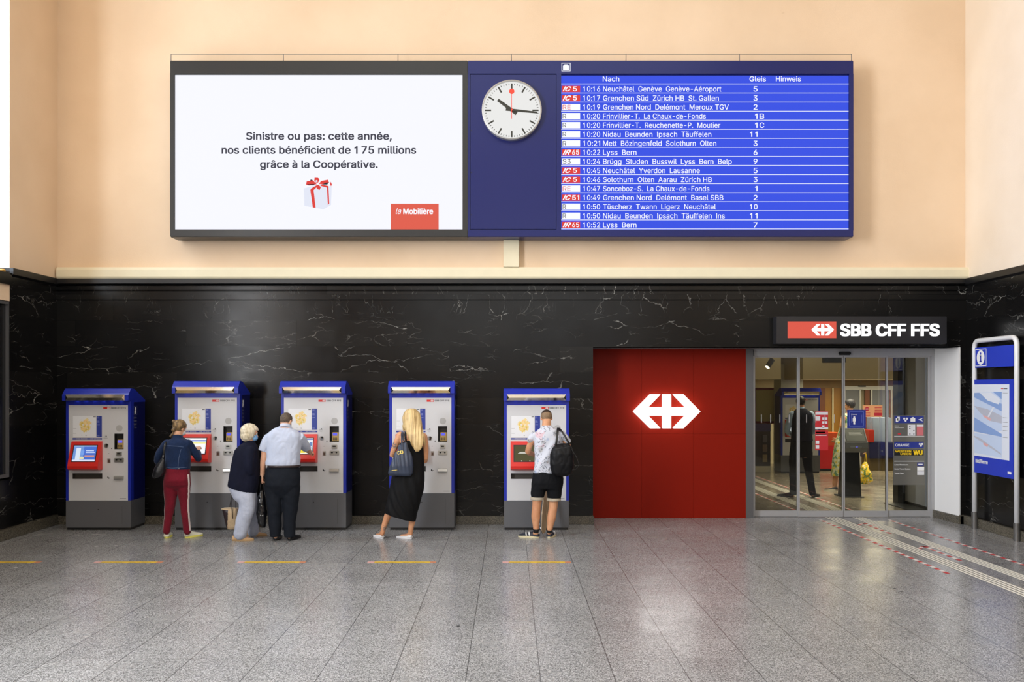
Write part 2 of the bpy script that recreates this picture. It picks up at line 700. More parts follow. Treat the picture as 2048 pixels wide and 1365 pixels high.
b.side([(YB + .02, ZM + .002), (YB - .07, ZM + .002), (YB - .085, ZM + .03), (YB - .085, ZM + .13), (YB - .07, ZM + .17), (YB + .02, ZM + .172)], XL + .03, XR + .08, M_CREAM)
struct(b, 'trim_2')

# left wall: pier, window recess above a marble sill, lower showcase wall
YP = 12.13
b = MB()
b.box(XL - .9, XL, YP, YB + .32, ZM, 9.6, M_PLASTER)
b.box(XL - .9, XL, YP, YB + .02, 0, ZM, M_MARY)
b.box(XL - .9, XL, -8, YP, 0, .8, M_MARY)
b.box(XL - .9, XL, -8, 10.6, .8, 1.8, M_MARY)
b.box(XL - .9, XL, 5.2, 10.6, 1.8, ZM, M_MARY)
b.box(XL - .9, XL, 5.2, 10.6, ZM, 9.6, M_PLASTER)
b.box(XL - .9, XL, -8, 1.2, 1.8, 9.6, M_PLASTER)
b.box(XL - .9, XL, 1.2, 5.2, 8.2, 9.6, M_PLASTER)
b.box(XL - .9, XL, 10.6, YP, 8.6, 9.6, M_PLASTER)
b.box(XL - .9, XL - .12, 10.6, YP, .8, 3.22, M_MARY)
b.box(XL - .9, XL, 10.6, YP, 3.22, 3.44, M_PLASTER)
struct(b, 'wall_left')
b = MB()
b.box(XL - .72, XL + .03, 10.6, YP + .0, 3.44, 3.60, M_MARY)
struct(b, 'trim_3')
b = MB()
for yy in (10.66, 11.37, 12.07):
    b.box(-7.38, -7.32, yy - .04, yy + .04, 3.6, 8.6, M_WIN)
for zz in (3.66, 5.2, 6.9, 8.54):
    b.box(-7.38, -7.32, 10.6, YP, zz - .04, zz + .04, M_WIN)
struct(b, 'window_1')
b = MB()
for yy in (1.26, 3.2, 5.14):
    b.box(-7.38, -7.30, yy - .06, yy + .06, 1.8, 8.2, M_WIN)
for zz in (1.86, 4.0, 6.2, 8.14):
    b.box(-7.38, -7.30, 1.2, 5.2, zz - .05, zz + .05, M_WIN)
struct(b, 'window_2')
# black marble cap along the side walls
b = MB()
b.side([(0, 3.56), (.05, 3.585), (.05, ZM), (0, ZM)], 0, 1, M_BLACK)
for v in b.v:                                   # profile was laid along x: turn it along the left pier
    v.x, v.y = XL + v.y, YP + v.x * (YB - YP)
struct(b, 'trim_4')
b = MB()
b.side([(0, 3.56), (.05, 3.585), (.05, ZM), (0, ZM)], 0, 1, M_BLACK)
for v in b.v:
    v.x, v.y = XR - v.y, -8 + v.x * (YB + 8)
struct(b, 'trim_5')

# right wall
b = MB()
b.box(XR, XR + .4, -8, YB, 0, ZM, M_MARY)
b.box(XR, XR + .4, -8, YB + .32, ZM, 9.6, M_PLASTER_LIT)
struct(b, 'wall_right')
# rear wall behind the viewpoint with a wide window
b = MB()
b.box(-7.6, -4, -8.3, -7.9, 0, 9.6, M_PLASTER)
b.box(5, 7.2, -8.3, -7.9, 0, 9.6, M_PLASTER)
b.box(-4, 5, -8.3, -7.9, 0, 3.1, M_PLASTER)
b.box(-4, 5, -8.3, -7.9, 8.1, 9.6, M_PLASTER)
struct(b, 'wall_rear')
b = MB()
for xx in (-3.95, -1.75, .5, 2.75, 4.95):
    b.box(xx - .06, xx + .06, -7.66, -7.6, 3.1, 8.1, M_WIN)
for zz in (3.15, 5.6, 8.05):
    b.box(-4, 5, -7.66, -7.6, zz - .05, zz + .05, M_WIN)
struct(b, 'window_3')

# stone skirting
b = MB()
b.box(XL, OX0 + .01, YB - .07, YB, 0, .125, M_BASE, .006)
struct(b, 'baseboard_back')
b = MB()
b.box(XL, XL + .06, -8, YB - .07, 0, .15, M_BASE, .006)
struct(b, 'baseboard_left')
b = MB()
b.box(XR - .06, XR, -8, YB - .01, 0, .135, M_BASE, .006)
b.box(OX1, XR - .06, YB - .05, YB, 0, .135, M_BASE)
struct(b, 'baseboard_right')

# ------------------------------------------------------------------ recessed shop front
YR = 13.97
b = MB()
xs = [OX0 - .02, X_(1283, YR), X_(1387, YR), X_(1492, YR)]
zs = [0.0, Z_(868, YR), OZ]
for i in range(3):
    for k in range(2):
        b.box(xs[i] + .0015, xs[i + 1] - .0015, YR, YR + .03, zs[k] + .001, zs[k + 1] - .0015, M_RED_W)
b.box(xs[0], xs[3], YR + .025, YR + .12, 0, OZ, M_RED_W)
struct(b, 'wall_shopfront')
b = MB()
b.box(OX0, OX1, YB + .005, YD + .1, OZ, OZ + .05, M_ALU)
struct(b, 'trim_6')
b = MB()                                            # white reveal right of the door, on a stone foot
vs = [(OX1, YB - .002), (6.69, YD), (6.69, YD + .1), (OX1 + .2, YD + .1), (OX1 + .2, YB + .3), (OX1 + .02, YB + .3), (OX1 + .02, YB - .002)]
n = len(vs)
b.add([(x, y, .12) for x, y in vs] + [(x, y, OZ) for x, y in vs], [tuple(range(n))[::-1], tuple(range(n, 2 * n))] + [(i, (i + 1) % n, (i + 1) % n + n, i + n) for i in range(n)], M_WHITE)
struct(b, 'trim_7')
b = MB()
vs = [(OX1 - .02, YB - .05), (6.665, YD), (6.69, YD + .1), (OX1 + .1, YD + .1), (OX1 + .1, YB - .05)]
n = len(vs)
b.add([(x, y, 0) for x, y in vs] + [(x, y, .12) for x, y in vs], [tuple(range(n))[::-1], tuple(range(n, 2 * n))] + [(i, (i + 1) % n, (i + 1) % n + n, i + n) for i in range(n)], M_BASE)
struct(b, 'trim_8')

# sliding glass door
door = thing('door_1', None, None, ((X_(1503, YD) + 6.68) / 2, YD, 0))
door['kind'] = 'structure'
dx = door.location.x


def dpart(mb, name, parent=door):
    for v in mb.v:
        v.x -= dx
        v.y -= YD
    return mb.build(name, parent)


def dX(px):
    return X_(px, YD)


def dZ(py):
    return Z_(py, YD)


b = MB()
b.box(X_(1492, YR), dX(1503), YR + .001, YD + .06, 0, OZ, M_ALU_D)
b.box(dX(1503), dX(1507), YD - .03, YD + .06, 0, OZ, M_ALU)
b.box(dX(1862), 6.69, YD - .02, YD + .06, 0, OZ, M_ALU)
dpart(b, 'door_jamb')
b = MB()
b.box(dX(1503), 6.69, YD - .03, YD + .08, dZ(713), OZ, M_ALU, .004)
dpart(b, 'door_header')
b = MB()
b.box(dX(1675), dX(1699), YD - .075, YD - .03, dZ(711), dZ(704), M_BLACK, .012)
dpart(b, 'motion_sensor')
M_FILM = film('grey_window_film', (120, 118, 112), 0.62)
M_BLUE_S = mat('sign_blue', (34, 50, 140), 0.4)
M_REDP = mat('poster_red', (196, 44, 52), 0.5)
M_YEL = mat('sign_yellow', (245, 205, 20), 0.45)
M_PINKY = mat('card_pale', (222, 222, 226), 0.5)
M_ORANGE = mat('notice_orange', (238, 168, 110), 0.5)
leafs = [(1507, 1598, 0, .035), (1596, 1686, .0, 0.0), (1687, 1775, .0, 0.0), (1773, 1862, 0, .035)]
for k, (a, c, _, dy) in enumerate(leafs):
    yy = YD + dy
    lf = MB()
    zb, zt = dZ(1034.5), dZ(713)
    zg = dZ(1022)
    wl, wr = ((4, 3), (3, 2.2), (2.2, 3), (4, 5))[k]
    lf.box(dX(a), dX(c), yy - .015, yy + .02, zb, zg, M_ALU, .003)
    lf.box(dX(a), dX(c), yy - .015, yy + .02, zt - .02, zt, M_ALU)
    lf.box(dX(a), dX(a + wl), yy - .015, yy + .02, zg, zt - .02, M_ALU)
    lf.box(dX(c - wr), dX(c), yy - .015, yy + .02, zg, zt - .02, M_ALU)
    leaf = dpart(lf, 'door_leaf')
    g = MB()
    g.box(dX(a + wl) - .004, dX(c - wr) + .004, yy - .003, yy + .005, zg, zt - .02, M_GLASS)
    dpart(g, 'glass_pane', leaf)
    ys = yy - .006
    if k == 1:
        for (p0, p1) in ((823, 859), (861, 901)):
            g = MB()
            g.rect(dX(1630), dX(1656), dZ(p1), dZ(p0), ys, M_REDP)
            g.rect(dX(1630.5), dX(1655.5), dZ(p0 + 7 if p0 == 823 else p0 + 9), dZ(p0 + 1), ys - .001, M_PINKY if p0 == 823 else M_REDP)
            if p0 == 823:
                g.rect(dX(1630.5), dX(1640), dZ(842), dZ(833), ys - .001, M_PINKY)
                for (ax, ay) in ((1644, 835), (1650, 835), (1644, 843), (1650, 843), (1644, 851)):
                    g.rect(dX(ax), dX(ax + 4.5), dZ(ay + 5), dZ(ay), ys - .001, M_PINKY)
                g.rect(dX(1630), dX(1656), dZ(859), dZ(855), ys - .001, M_PINKY)
            else:
                g.rect(dX(1631), dX(1650), dZ(867), dZ(864), ys - .001, M_PINKY)
                g.rect(dX(1631), dX(1653), dZ(872), dZ(869), ys - .001, M_PINKY)
                g.rect(dX(1631), dX(1638), dZ(888), dZ(882), ys - .001, M_PINKY)
                g.rect(dX(1631), dX(1638), dZ(898), dZ(891), ys - .001, M_PINKY)
            o = dpart(g, 'poster', leaf)
            o['label'] = 'red and white printed notice stuck on the glass'
    if k in (0, 1, 2, 3):
        g = MB()                                     # row of thin white strips that make the glass visible
        for i in range(4):
            sx_ = a + 16 + i * 18.5
            if (k == 2 and sx_ < 1740) or (k == 3 and sx_ > 1786):
                continue
            g.rect(dX(sx_), dX(sx_ + 1.6), dZ(846), dZ(829.5), ys - .0005, M_ALU)
        if g.v:
            dpart(g, 'safety_marking', leaf)
    if k == 3:
        g = MB()
        g.rect(dX(1788), dX(1852), dZ(971), dZ(831), ys, M_FILM)
        g.rect(dX(1790.5), dX(1849), dZ(847), dZ(832.5), ys - .001, M_BLUE_S)
        # four pictograms: papers, coins, case, aeroplane
        for (ax, ay) in ((1793, 841), (1796, 838)):
            g.rect(dX(ax), dX(ax + 5), dZ(ay + 4), dZ(ay - 4), ys - .002, M_TXTW)
        for (ax, ay) in ((1810, 838), (1815.5, 838), (1812.7, 842)):
            g.disc(dX(ax), dZ(ay), .017, ys - .002, M_TXTW, 12)
        g.rect(dX(1822.5), dX(1832), dZ(844), dZ(837), ys - .002, M_TXTW)
        g.rect(dX(1825), dX(1829.5), dZ(837), dZ(835), ys - .002, M_TXTW)
        g.poly([(dX(1838), dZ(840)), (dX(1848), dZ(844)), (dX(1844), dZ(840)), (dX(1848), dZ(836))], ys - .002, ys - .002, M_TXTW)
        g.text('Billette', (dX(1791), dZ(853.5), ys - .002)[0:1] + (ys - .002, dZ(853.5)), .016, M_TXTW)
        g.text('Abonnemente', (dX(1791), ys - .002, dZ(857)), .016, M_TXTW)
        g.rect(dX(1817), dX(1832), dZ(872), dZ(850), ys - .002, M_PINKY)
        for (ax, ay) in ((1820, 853), (1820, 857), (1828, 861), (1820, 868), (1828, 868)):
            g.rect(dX(ax), dX(ax + 2.4), dZ(ay + 1.6), dZ(ay), ys - .003, M_DARK)
        g.rect(dX(1835), dX(1848.5), dZ(872), dZ(850), ys - .002, mat('card_red', (206, 110, 116), 0.5))
        g.rect(dX(1835), dX(1848.5), dZ(854), dZ(850), ys - .003, M_PINKY)
        g.rect(dX(1797), dX(1803), dZ(870), dZ(867), ys - .002, M_REDP)
        g.rect(dX(1790), dX(1849), dZ(897), dZ(884.5), ys - .001, M_BLUE_S)
        g.text('CHANGE', (dX(1792), ys - .002, dZ(893.5)), .042, M_TXTW, w=dX(1820) - dX(1792), bold=.02)
        for (ax, ay) in ((1841, 889), (1846, 889), (1843.5, 892.5)):
            g.disc(dX(ax), dZ(ay), .016, ys - .002, M_TXTW, 12)
        g.rect(dX(1790), dX(1849), dZ(912), dZ(900), ys - .001, M_BLACK)
        g.text('WESTERN', (dX(1824), ys - .002, dZ(905.4)), .030, M_YEL, w=dX(1824) - dX(1792), align='R', bold=.03)
        g.text('UNION', (dX(1824), ys - .002, dZ(910.6)), .030, M_YEL, w=dX(1824) - dX(1802), align='R', bold=.03)
        g.text('WU', (dX(1828), ys - .002, dZ(910.2)), .066, M_YEL, w=dX(1847) - dX(1828), bold=.06)
        for ay in (873, 923):
            g.rect(dX(1790), dX(1850), dZ(ay + .8), dZ(ay), ys - .001, M_TXTW)
        for i, s in enumerate(('Lunea Reisebuero', 'Swiss Travel System', 'Travel Cash')):
            g.text(s, (dX(1790.5), ys - .002, dZ(931.5 + 8.6 * i)), .019, M_TXTW, bold=.02)
        g.rect(dX(1836), dX(1849), dZ(933), dZ(926), ys - .001, M_BLUE_S)
        g.rect(dX(1838), dX(1847), dZ(930.3), dZ(928.5), ys - .002, M_TXTW)
        g.rect(dX(1836), dX(1850), dZ(942), dZ(934.5), ys - .001, M_TXTW)
        g.rect(dX(1836), dX(1850), dZ(951), dZ(943.5), ys - .001, M_PINKY)
        dpart(g, 'service_decal', leaf)

# ------------------------------------------------------------------ ticket shop seen through the glass
M_SWALL = mat('shop_wall_cream', (206, 196, 166), 0.7, noise_amt=0.04, noise_scale=3)
M_WOOD_O = mat('ochre_wood', (150, 104, 26), 0.45, noise_amt=0.12, noise_scale=9)
M_WOOD_B = mat('brown_wood', (112, 56, 20), 0.45, noise_amt=0.12, noise_scale=9)
M_BAND = mat('brown_band', (128, 100, 56), 0.5)
M_NAVY = mat('navy_panel', (22, 26, 74), 0.4)
b = MB()
b.box(3.4, 12.2, 23.9, 24.2, 0, 3.0, M_SWALL)
b.box(X_(1606, 23.8), 12.2, 23.84, 23.9, 2.03, 2.26, M_BAND)
b.box(X_(1640, 23.8), X_(1652, 23.8), 23.84, 23.9, 0, 2.03, M_WOOD_B)
b.box(X_(1652, 23.8), X_(1688, 23.8), 23.85, 23.9, 0, 2.03, M_WOOD_O)
b.box(X_(1665, 23.8), X_(1668, 23.8), 23.82, 23.9, 0, 2.03, M_SWALL)
b.box(X_(1792, 23.8), X_(1830, 23.8), 23.84, 23.9, 0, 2.03, mat('dark_brown', (44, 26, 10), 0.5))
struct(b, 'wall_shop_back')
b = MB()
b.box(12.0, 12.2, YD + .1, 23.9, 0, 3.0, M_SWALL)
b.box(3.3, 3.5, YD + .2, 23.9, 0, 3.0, M_SWALL)
struct(b, 'wall_shop_side')
b = MB()
b.box(3.4, 12.2, YD + .1, 24.2, 3.0, 3.1, M_CEIL)
b.box(3.5, X_(1562, 20.6), 20.6, 23.9, Z_(759, 20.6), 3.0, M_SWALL)
b.box(X_(1606, 20.6), 12.0, 20.6, 23.9, Z_(759, 20.6), 3.0, M_SWALL)
struct(b, 'ceiling_shop')
b = MB()
b.box(6.98, 7.14, 15.0, 15.75, 0, 3.0, mat('grey_partition', (176, 180, 190), 0.5))  # grey lightened: hall light through the glass is put into its colour
b.box(6.96, 6.979, 14.9, 15.76, 0, .05, M_BLACK)
b.box(6.85, 7.139, 15.751, 15.95, 0, 3.0, mat('dark_partition', (30, 31, 28), 0.5))
b.box(6.62, 6.96, 14.85, 15.8, 0.001, .012, M_BLACK)
b.box(6.62, 7.8, YD + .12, YD + .2, 2.7, 3.0, M_DARK)
struct(b, 'wall_shop_partition')
b = MB()
b.box(X_(1562, 22.0), X_(1606, 22.0), 22.0, 22.6, 0, 2.62, mat('pale_column', (206, 206, 190), 0.6))
b.box(X_(1571, 21.98), X_(1578, 21.98), 21.93, 21.999, 2.48, 2.55, M_DARK)
struct(b, 'trim_9')
# second glass door far inside
d2 = thing('door_2', None, None, (X_(1745, 23.7), 23.7, 0))
d2['kind'] = 'structure'
b = MB()
Yd = 23.72


def dd(x0, x1, z0, z1, m_, y0=Yd, y1=Yd + .08):
    b.box(X_(x0, Yd) - d2.location.x, X_(x1, Yd) - d2.location.x, y0 - 23.7, y1 - 23.7, z0, z1, m_)


dd(1688, 1792, 1.98, 2.08, M_ALU)
for xx in (1688, 1719, 1742, 1782, 1789):
    dd(xx, xx + 3, 0, 1.98, M_ALU)
for xx in (1731, 1779):
    dd(xx, xx + 9, 0, 1.98, M_WOOD_B, Yd + .02, Yd + .08)
b.build('door_frame', d2)
b = MB()
dd(1691, 1719, 0.02, 1.98, mat('dim_pane', (118, 122, 132), 0.15), Yd + .03, Yd + .06)
dd(1745, 1779, 0.02, 1.98, mat('dim_pane', (118, 122, 132), 0.15), Yd + .03, Yd + .06)
b.build('glass_pane', d2)
b = MB()
dd(1717, 1730, 2.06, 2.10, M_BLACK, Yd - .06, Yd)
b.build('motion_sensor', d2)

# ------------------------------------------------------------------ the two big displays and the clock
YF_ = 13.05                                   # front plane of the display cabinets
M_CAB_D = mat('anthracite_cabinet', (50, 50, 50), 0.35, spec=0.3)
M_CAB_B = mat('deep_blue_cabinet', (23, 31, 94), 0.30, spec=0.32)
M_SCR_W = screen_mat('lit_white_screen', (245, 246, 255), 1.0)
M_SCR_B = screen_mat('lit_blue_screen', (60, 84, 228), 1.0)
M_SCR_T = screen_mat('lit_white_text', (244, 246, 255), 1.05)
M_SCR_R = screen_mat('lit_red', (222, 66, 60), 1.0)
M_SCR_O = screen_mat('lit_coral_red', (223, 95, 78), 1.0)
M_SCR_K = screen_mat('lit_dark_text', (62, 62, 74), 1.0)
M_SCR_N = screen_mat('lit_black_text', (40, 40, 48), 1.0)
M_SCR_G = screen_mat('lit_soft_grey', (226, 230, 244), 1.0)


def bX(px, Y=YF_):
    return X_(px, Y)


def bZ(py, Y=YF_):
    return Z_(py, Y)


# advertising screen (left)
ad = thing('advertising_screen', 'wide wall display in an anthracite frame showing an insurance advert with a red-ribboned gift', 'screen', (bX(637), YB + .02, bZ(475)))
O = ad.location.copy()


def put(mb, name, parent, o=None):
    o = O if o is None else o
    for v in mb.v:
        v -= o
    return mb.build(name, parent)


b = MB()
x0, x1, z0, z1 = bX(340), bX(935.4), bZ(474), bZ(121)
sx0, sx1, sz0, sz1 = bX(349), bX(925), bZ(459), bZ(149)
b.box(x0, x1, YF_ + .04, YB - .02, z0, z1, M_CAB_D)
b.box(x0, x1, YF_, YF_ + .04, sz1, z1, M_CAB_D, .008)
b.box(x0, x1, YF_, YF_ + .04, z0, sz0, M_CAB_D, .008)
b.box(x0, sx0, YF_ + .001, YF_ + .04, sz0 - .02, sz1 + .02, M_CAB_D)
b.box(sx1, x1, YF_ + .001, YF_ + .04, sz0 - .02, sz1 + .02, M_CAB_D)
for xx in (x0 + 1.0, x1 - 1.0):                    # brackets to the wall
    b.box(xx - .1, xx + .1, YB - .02, YB + .02, z0 + .3, z1 - .3, M_DARK)
put(b, 'cabinet', ad)
b = MB()
ys = YF_ + .03
b.box(sx0, sx1, ys, YF_ + .039, sz0, sz1, M_SCR_W)
scr = put(b, 'screen', ad)
b = MB()
for s, cx, w, py in (('Sinistre ou pas: cette année,', 637, 292, 278.5), ('nos clients bénéficient de 175 millions', 637, 390, 306.5), ('grâce à la Coopérative.', 637, 236, 335)):
    b = MB()
    b.text(s, (bX(cx), ys - .003, bZ(py)), 14.6 / F * YF_, M_SCR_K, w=w / F * YF_, align='C', bold=.022)
    put(b, 'advert_line', scr)
b = MB()                                          # gift box, drawn in the picture on the screen


def gp(u, v):
    return (bX(590 + u / 6.606), bZ(340 + v / 6.606))


b.poly([gp(118, 470), gp(110, 240), gp(290, 190), gp(480, 215), gp(470, 460), gp(370, 515)][::1], ys - .002, ys - .002, M_SCR_G)
b.poly([gp(230, 492), gp(197, 262), gp(240, 262), gp(268, 498)], ys - .003, ys - .003, M_SCR_R)
b.poly([gp(197, 262), gp(205, 243), gp(285, 195), gp(300, 205), gp(240, 264)], ys - .003, ys - .003, M_SCR_R)
b.poly([gp(430, 460), gp(416, 230), gp(330, 205), gp(345, 188), gp(438, 208), gp(448, 440)], ys - .003, ys - .003, M_SCR_R)
b.poly([gp(140, 190), gp(148, 148), gp(230, 132), gp(285, 185), gp(180, 202)], ys - .004, ys - .004, M_SCR_R)
b.poly([gp(175, 200), gp(150, 186), gp(260, 182), gp(240, 200)], ys - .005, ys - .005, M_SCR_N)
b.poly([gp(310, 182), gp(340, 142), gp(432, 125), gp(446, 165), gp(400, 190)], ys - .004, ys - .004, M_SCR_R)
b.poly([gp(350, 190), gp(400, 165), gp(446, 160), gp(420, 190)], ys - .005, ys - .005, M_SCR_N)
b.poly([gp(250, 140), gp(255, 90), gp(300, 92), gp(318, 130), gp(300, 165), gp(270, 165)], ys - .006, ys - .006, M_SCR_R)
b.poly([gp(262, 150), gp(275, 130), gp(295, 140), gp(290, 162)], ys - .007, ys - .007, M_SCR_G)
b.poly([gp(272, 215), gp(300, 190), gp(338, 222), gp(322, 260), gp(290, 250)], ys - .006, ys - .006, M_SCR_R)
b.poly([gp(190, 130), gp(215, 122), gp(232, 136), gp(205, 142)], ys - .004, ys - .004, M_SCR_N)
b.poly([gp(460, 180), gp(468, 150), gp(484, 190), gp(470, 215)], ys - .004, ys - .004, M_SCR_R)
put(b, 'gift_picture', scr)
b = MB()
b.rect(bX(781), bX(877), bZ(459), bZ(407), ys - .002, M_SCR_O)
b.text('la', (bX(791), ys - .004, bZ(427.5)), 11.5 / F * YF_, M_SCR_T, w=11 / F * YF_, shear=.3)
b.text('Mobilière', (bX(806), ys - .004, bZ(427.5)), 10.5 / F * YF_, M_SCR_T, w=60 / F * YF_, bold=.03)
put(b, 'advertiser_sign', scr)

# departure board (right)
dep = thing('departure_board', 'wide blue departure board listing train times and platforms', 'departure board', (bX(1321), YB + .02, bZ(475)))
O = dep.location.copy()
b = MB()
x0, x1 = bX(935.6), bX(1707)
tx0, tx1, tz0, tz1 = bX(1122.5), bX(1698.5), bZ(459), bZ(150)
b.box(x0, x1, YF_ + .04, YB - .02, z0, z1, M_CAB_B)
b.box(x0, x1, YF_, YF_ + .04, bZ(148.5), z1, M_CAB_B, .008)
b.box(x0, x1, YF_, YF_ + .04, z0, bZ(459.5), M_CAB_B, .008)
b.box(x0, bX(940), YF_ + .001, YF_ + .04, tz0 - .02, tz1 + .02, M_CAB_B)
b.box(bX(1113), tx0, YF_ + .001, YF_ + .04, tz0 - .02, tz1 + .02, M_CAB_B)
b.box(tx1, x1, YF_ + .001, YF_ + .04, tz0 - .02, tz1 + .02, M_CAB_B)
for xx in (x0 + 1.0, x1 - 1.0):
    b.box(xx - .1, xx + .1, YB - .02, YB + .02, z0 + .3, z1 - .3, M_DARK)
put(b, 'cabinet', dep)
b = MB()
b.box(bX(940) + .006, bX(1113) - .006, YF_ + .004, YF_ + .04, bZ(458.5), bZ(149.5), M_CAB_B)
for py in (261, 345, 430):
    b.disc(bX(942.5), bZ(py), .008, YF_ + .003, M_BLACK, 10)
put(b, 'blank_panel', dep)
b = MB()
ys = YF_ + .03
b.box(tx0, tx1, ys, YF_ + .039, tz0, tz1, M_SCR_B)
scr = put(b, 'timetable_screen', dep)
b = MB()
mp = YF_ / F
b.text('Nach', (bX(1206), ys - .002, bZ(161.3)), 9.6 * mp, M_SCR_T, w=33 * mp, bold=.008)
b.text('Gleis', (bX(1500), ys - .002, bZ(161.3)), 9.6 * mp, M_SCR_T, w=33 * mp, bold=.012)
b.text('Hinweis', (bX(1553), ys - .002, bZ(161.3)), 9.6 * mp, M_SCR_T, w=50 * mp, bold=.012)
b.rect(tx0, tx1, bZ(167.3), bZ(166.1), ys - .002, M_SCR_T)
put(b, 'timetable_header', scr)
ROWS = [('IC', '5', '10:16', 'Neuchâtel  Genève  Genève-Aéroport', 237, '5', ''), ('IC', '5', '10:17', 'Grenchen Süd  Zürich HB  St. Gallen', 232, '3', ''),
        ('RE', '', '10:19', 'Grenchen Nord  Delémont  Meroux TGV', 252, '2', ''), ('R', '', '10:20', 'Frinvillier-T.  La Chaux-de-Fonds', 206, '1', 'B'),
        ('R', '', '10:20', 'Frinvillier-T.  Reuchenette-P.  Moutier', 235, '1', 'C'), ('R', '', '10:20', 'Nidau  Beunden  Ipsach  Täuffelen', 217, '11', ''),
        ('R', '', '10:21', 'Mett  Bözingenfeld  Solothurn  Olten', 227, '3', ''), ('IR', '65', '10:22', 'Lyss  Bern', 67, '6', ''),
        ('S3', '', '10:24', 'Brügg  Studen  Busswil  Lyss  Bern  Belp', 258, '9', ''), ('IC', '5', '10:45', 'Neuchâtel  Yverdon  Lausanne', 194, '5', ''),
        ('IC', '5', '10:46', 'Solothurn  Olten  Aarau  Zürich HB', 218, '3', ''), ('RE', '', '10:47', 'Sonceboz-S.  La Chaux-de-Fonds', 213, '1', ''),
        ('IC', '51', '10:49', 'Grenchen Nord  Delémont  Basel SBB', 241, '2', ''), ('R', '', '10:50', 'Tüscherz  Twann  Ligerz  Neuchâtel', 226, '10', ''),
        ('R', '', '10:50', 'Nidau  Beunden  Ipsach  Täuffelen  Ins', 244, '11', ''), ('IR', '65', '10:52', 'Lyss  Bern', 67, '7', '')]
for i, (tr, no, tm, dest, w, gl, sec) in enumerate(ROWS):
    py = 167.3 + 18.17 * i
    base = py + 14.6
    b = MB()
    yt = ys - .003
    red = tr in ('IC', 'IR')
    b.rect(bX(1124), bX(1160.5), bZ(py + 15.8), bZ(py + 3.2), ys - .002, M_SCR_R if red else M_SCR_T)
    if red:
        b.text(tr, (bX(1125.5), yt, bZ(base - .6)), 9.4 * mp, M_SCR_T, w=17 * mp, bold=.03, shear=.45)
        b.text(no, (bX(1144.5 if len(no) > 1 else 1146.5), yt, bZ(base - .6)), 9.4 * mp, M_SCR_T, w=(14 if len(no) > 1 else 7.5) * mp, bold=.015)
    else:
        b.text(tr, (bX(1125.5), yt, bZ(base - .6)), 9 * mp, M_SCR_R if tr == 'RE' else M_SCR_N, w=(7 if len(tr) == 1 else 16) * mp)
    b.text(tm, (bX(1166.5), yt, bZ(base)), 10.2 * mp, M_SCR_T, w=34 * mp, bold=.008)
    b.text(dest, (bX(1206.5), yt, bZ(base)), 10.2 * mp, M_SCR_T, w=w * mp, bold=.008)
    b.text(gl, (bX(1516), yt, bZ(base)), 10.2 * mp, M_SCR_T, w=(8 if len(gl) == 1 and gl != '1' else (5 if gl == '1' else 15)) * mp, align='R', bold=.012)
    if sec:
        b.text(sec, (bX(1520), yt, bZ(base)), 10.2 * mp, M_SCR_T, w=9.5 * mp, bold=.012)
    b.rect(tx0, tx1, bZ(py + 18.2), bZ(py + 17.1), ys - .002, M_SCR_T)
    put(b, 'timetable_row', scr)
b = MB()                                            # small lit suitcase pictogram above the timetable
b.rect(bX(1123), bX(1141), bZ(143), bZ(126), YF_ - .003, M_SCR_T)
b.rect(bX(1124.2), bX(1139.8), bZ(142), bZ(127.2), YF_ - .004, M_CAB_B)
b.poly([(bX(1126), bZ(141)), (bX(1138), bZ(141)), (bX(1138), bZ(132)), (bX(1135), bZ(129)), (bX(1129), bZ(129)), (bX(1126), bZ(132))], YF_ - .005, YF_ - .005, M_SCR_T)
put(b, 'luggage_sign', dep)

# station clock on the blank panel
R_ = 59.5 * mp
cl = thing('station_clock', 'round white station clock with a red disc second hand on the blue board', 'clock', (bX(1023.5), YF_ + .002, bZ(223)))
M_FACE = screen_mat('lit_clock_face', (250, 250, 248), 0.85)
M_HAND = mat('clock_black', (36, 36, 26), 0.5)
M_CRED = mat('clock_red', (226, 60, 36), 0.5)
M_RIM = mat('clock_rim', (196, 194, 190), 0.35, 0.6)
b = MB()
NN = 64
for (r0, y0, r1, y1) in ((R_, 0, R_, -.09), (R_, -.09, R_ * .96, -.10), (R_ * .96, -.10, R_ * .955, -.05)):
    vs = [(r0 * math.cos(2 * PI * i / NN), y0, r0 * math.sin(2 * PI * i / NN)) for i in range(NN)] + [(r1 * math.cos(2 * PI * i / NN), y1, r1 * math.sin(2 * PI * i / NN)) for i in range(NN)]
    b.add(vs, [(i, (i + 1) % NN, (i + 1) % NN + NN, i + NN) for i in range(NN)], M_RIM, True)
b.build('rim', cl)
b = MB()
b.disc(0, 0, R_ * .957, -.05, M_FACE, NN)


def bar(mb, ang, r0, r1, w0, w1, y, mm, t=.0):
    """bar from radius r0 to r1 at clock angle ang (0 = 12 o'clock, clockwise)"""
    d = Vector((math.sin(ang), math.cos(ang)))
    s = Vector((math.cos(ang), -math.sin(ang)))
    pts = [d * r0 - s * w0, d * r0 + s * w0, d * r1 + s * w1, d * r1 - s * w1]
    mb.poly([(p.x, p.y) for p in pts], y, y + t if t else y, mm)


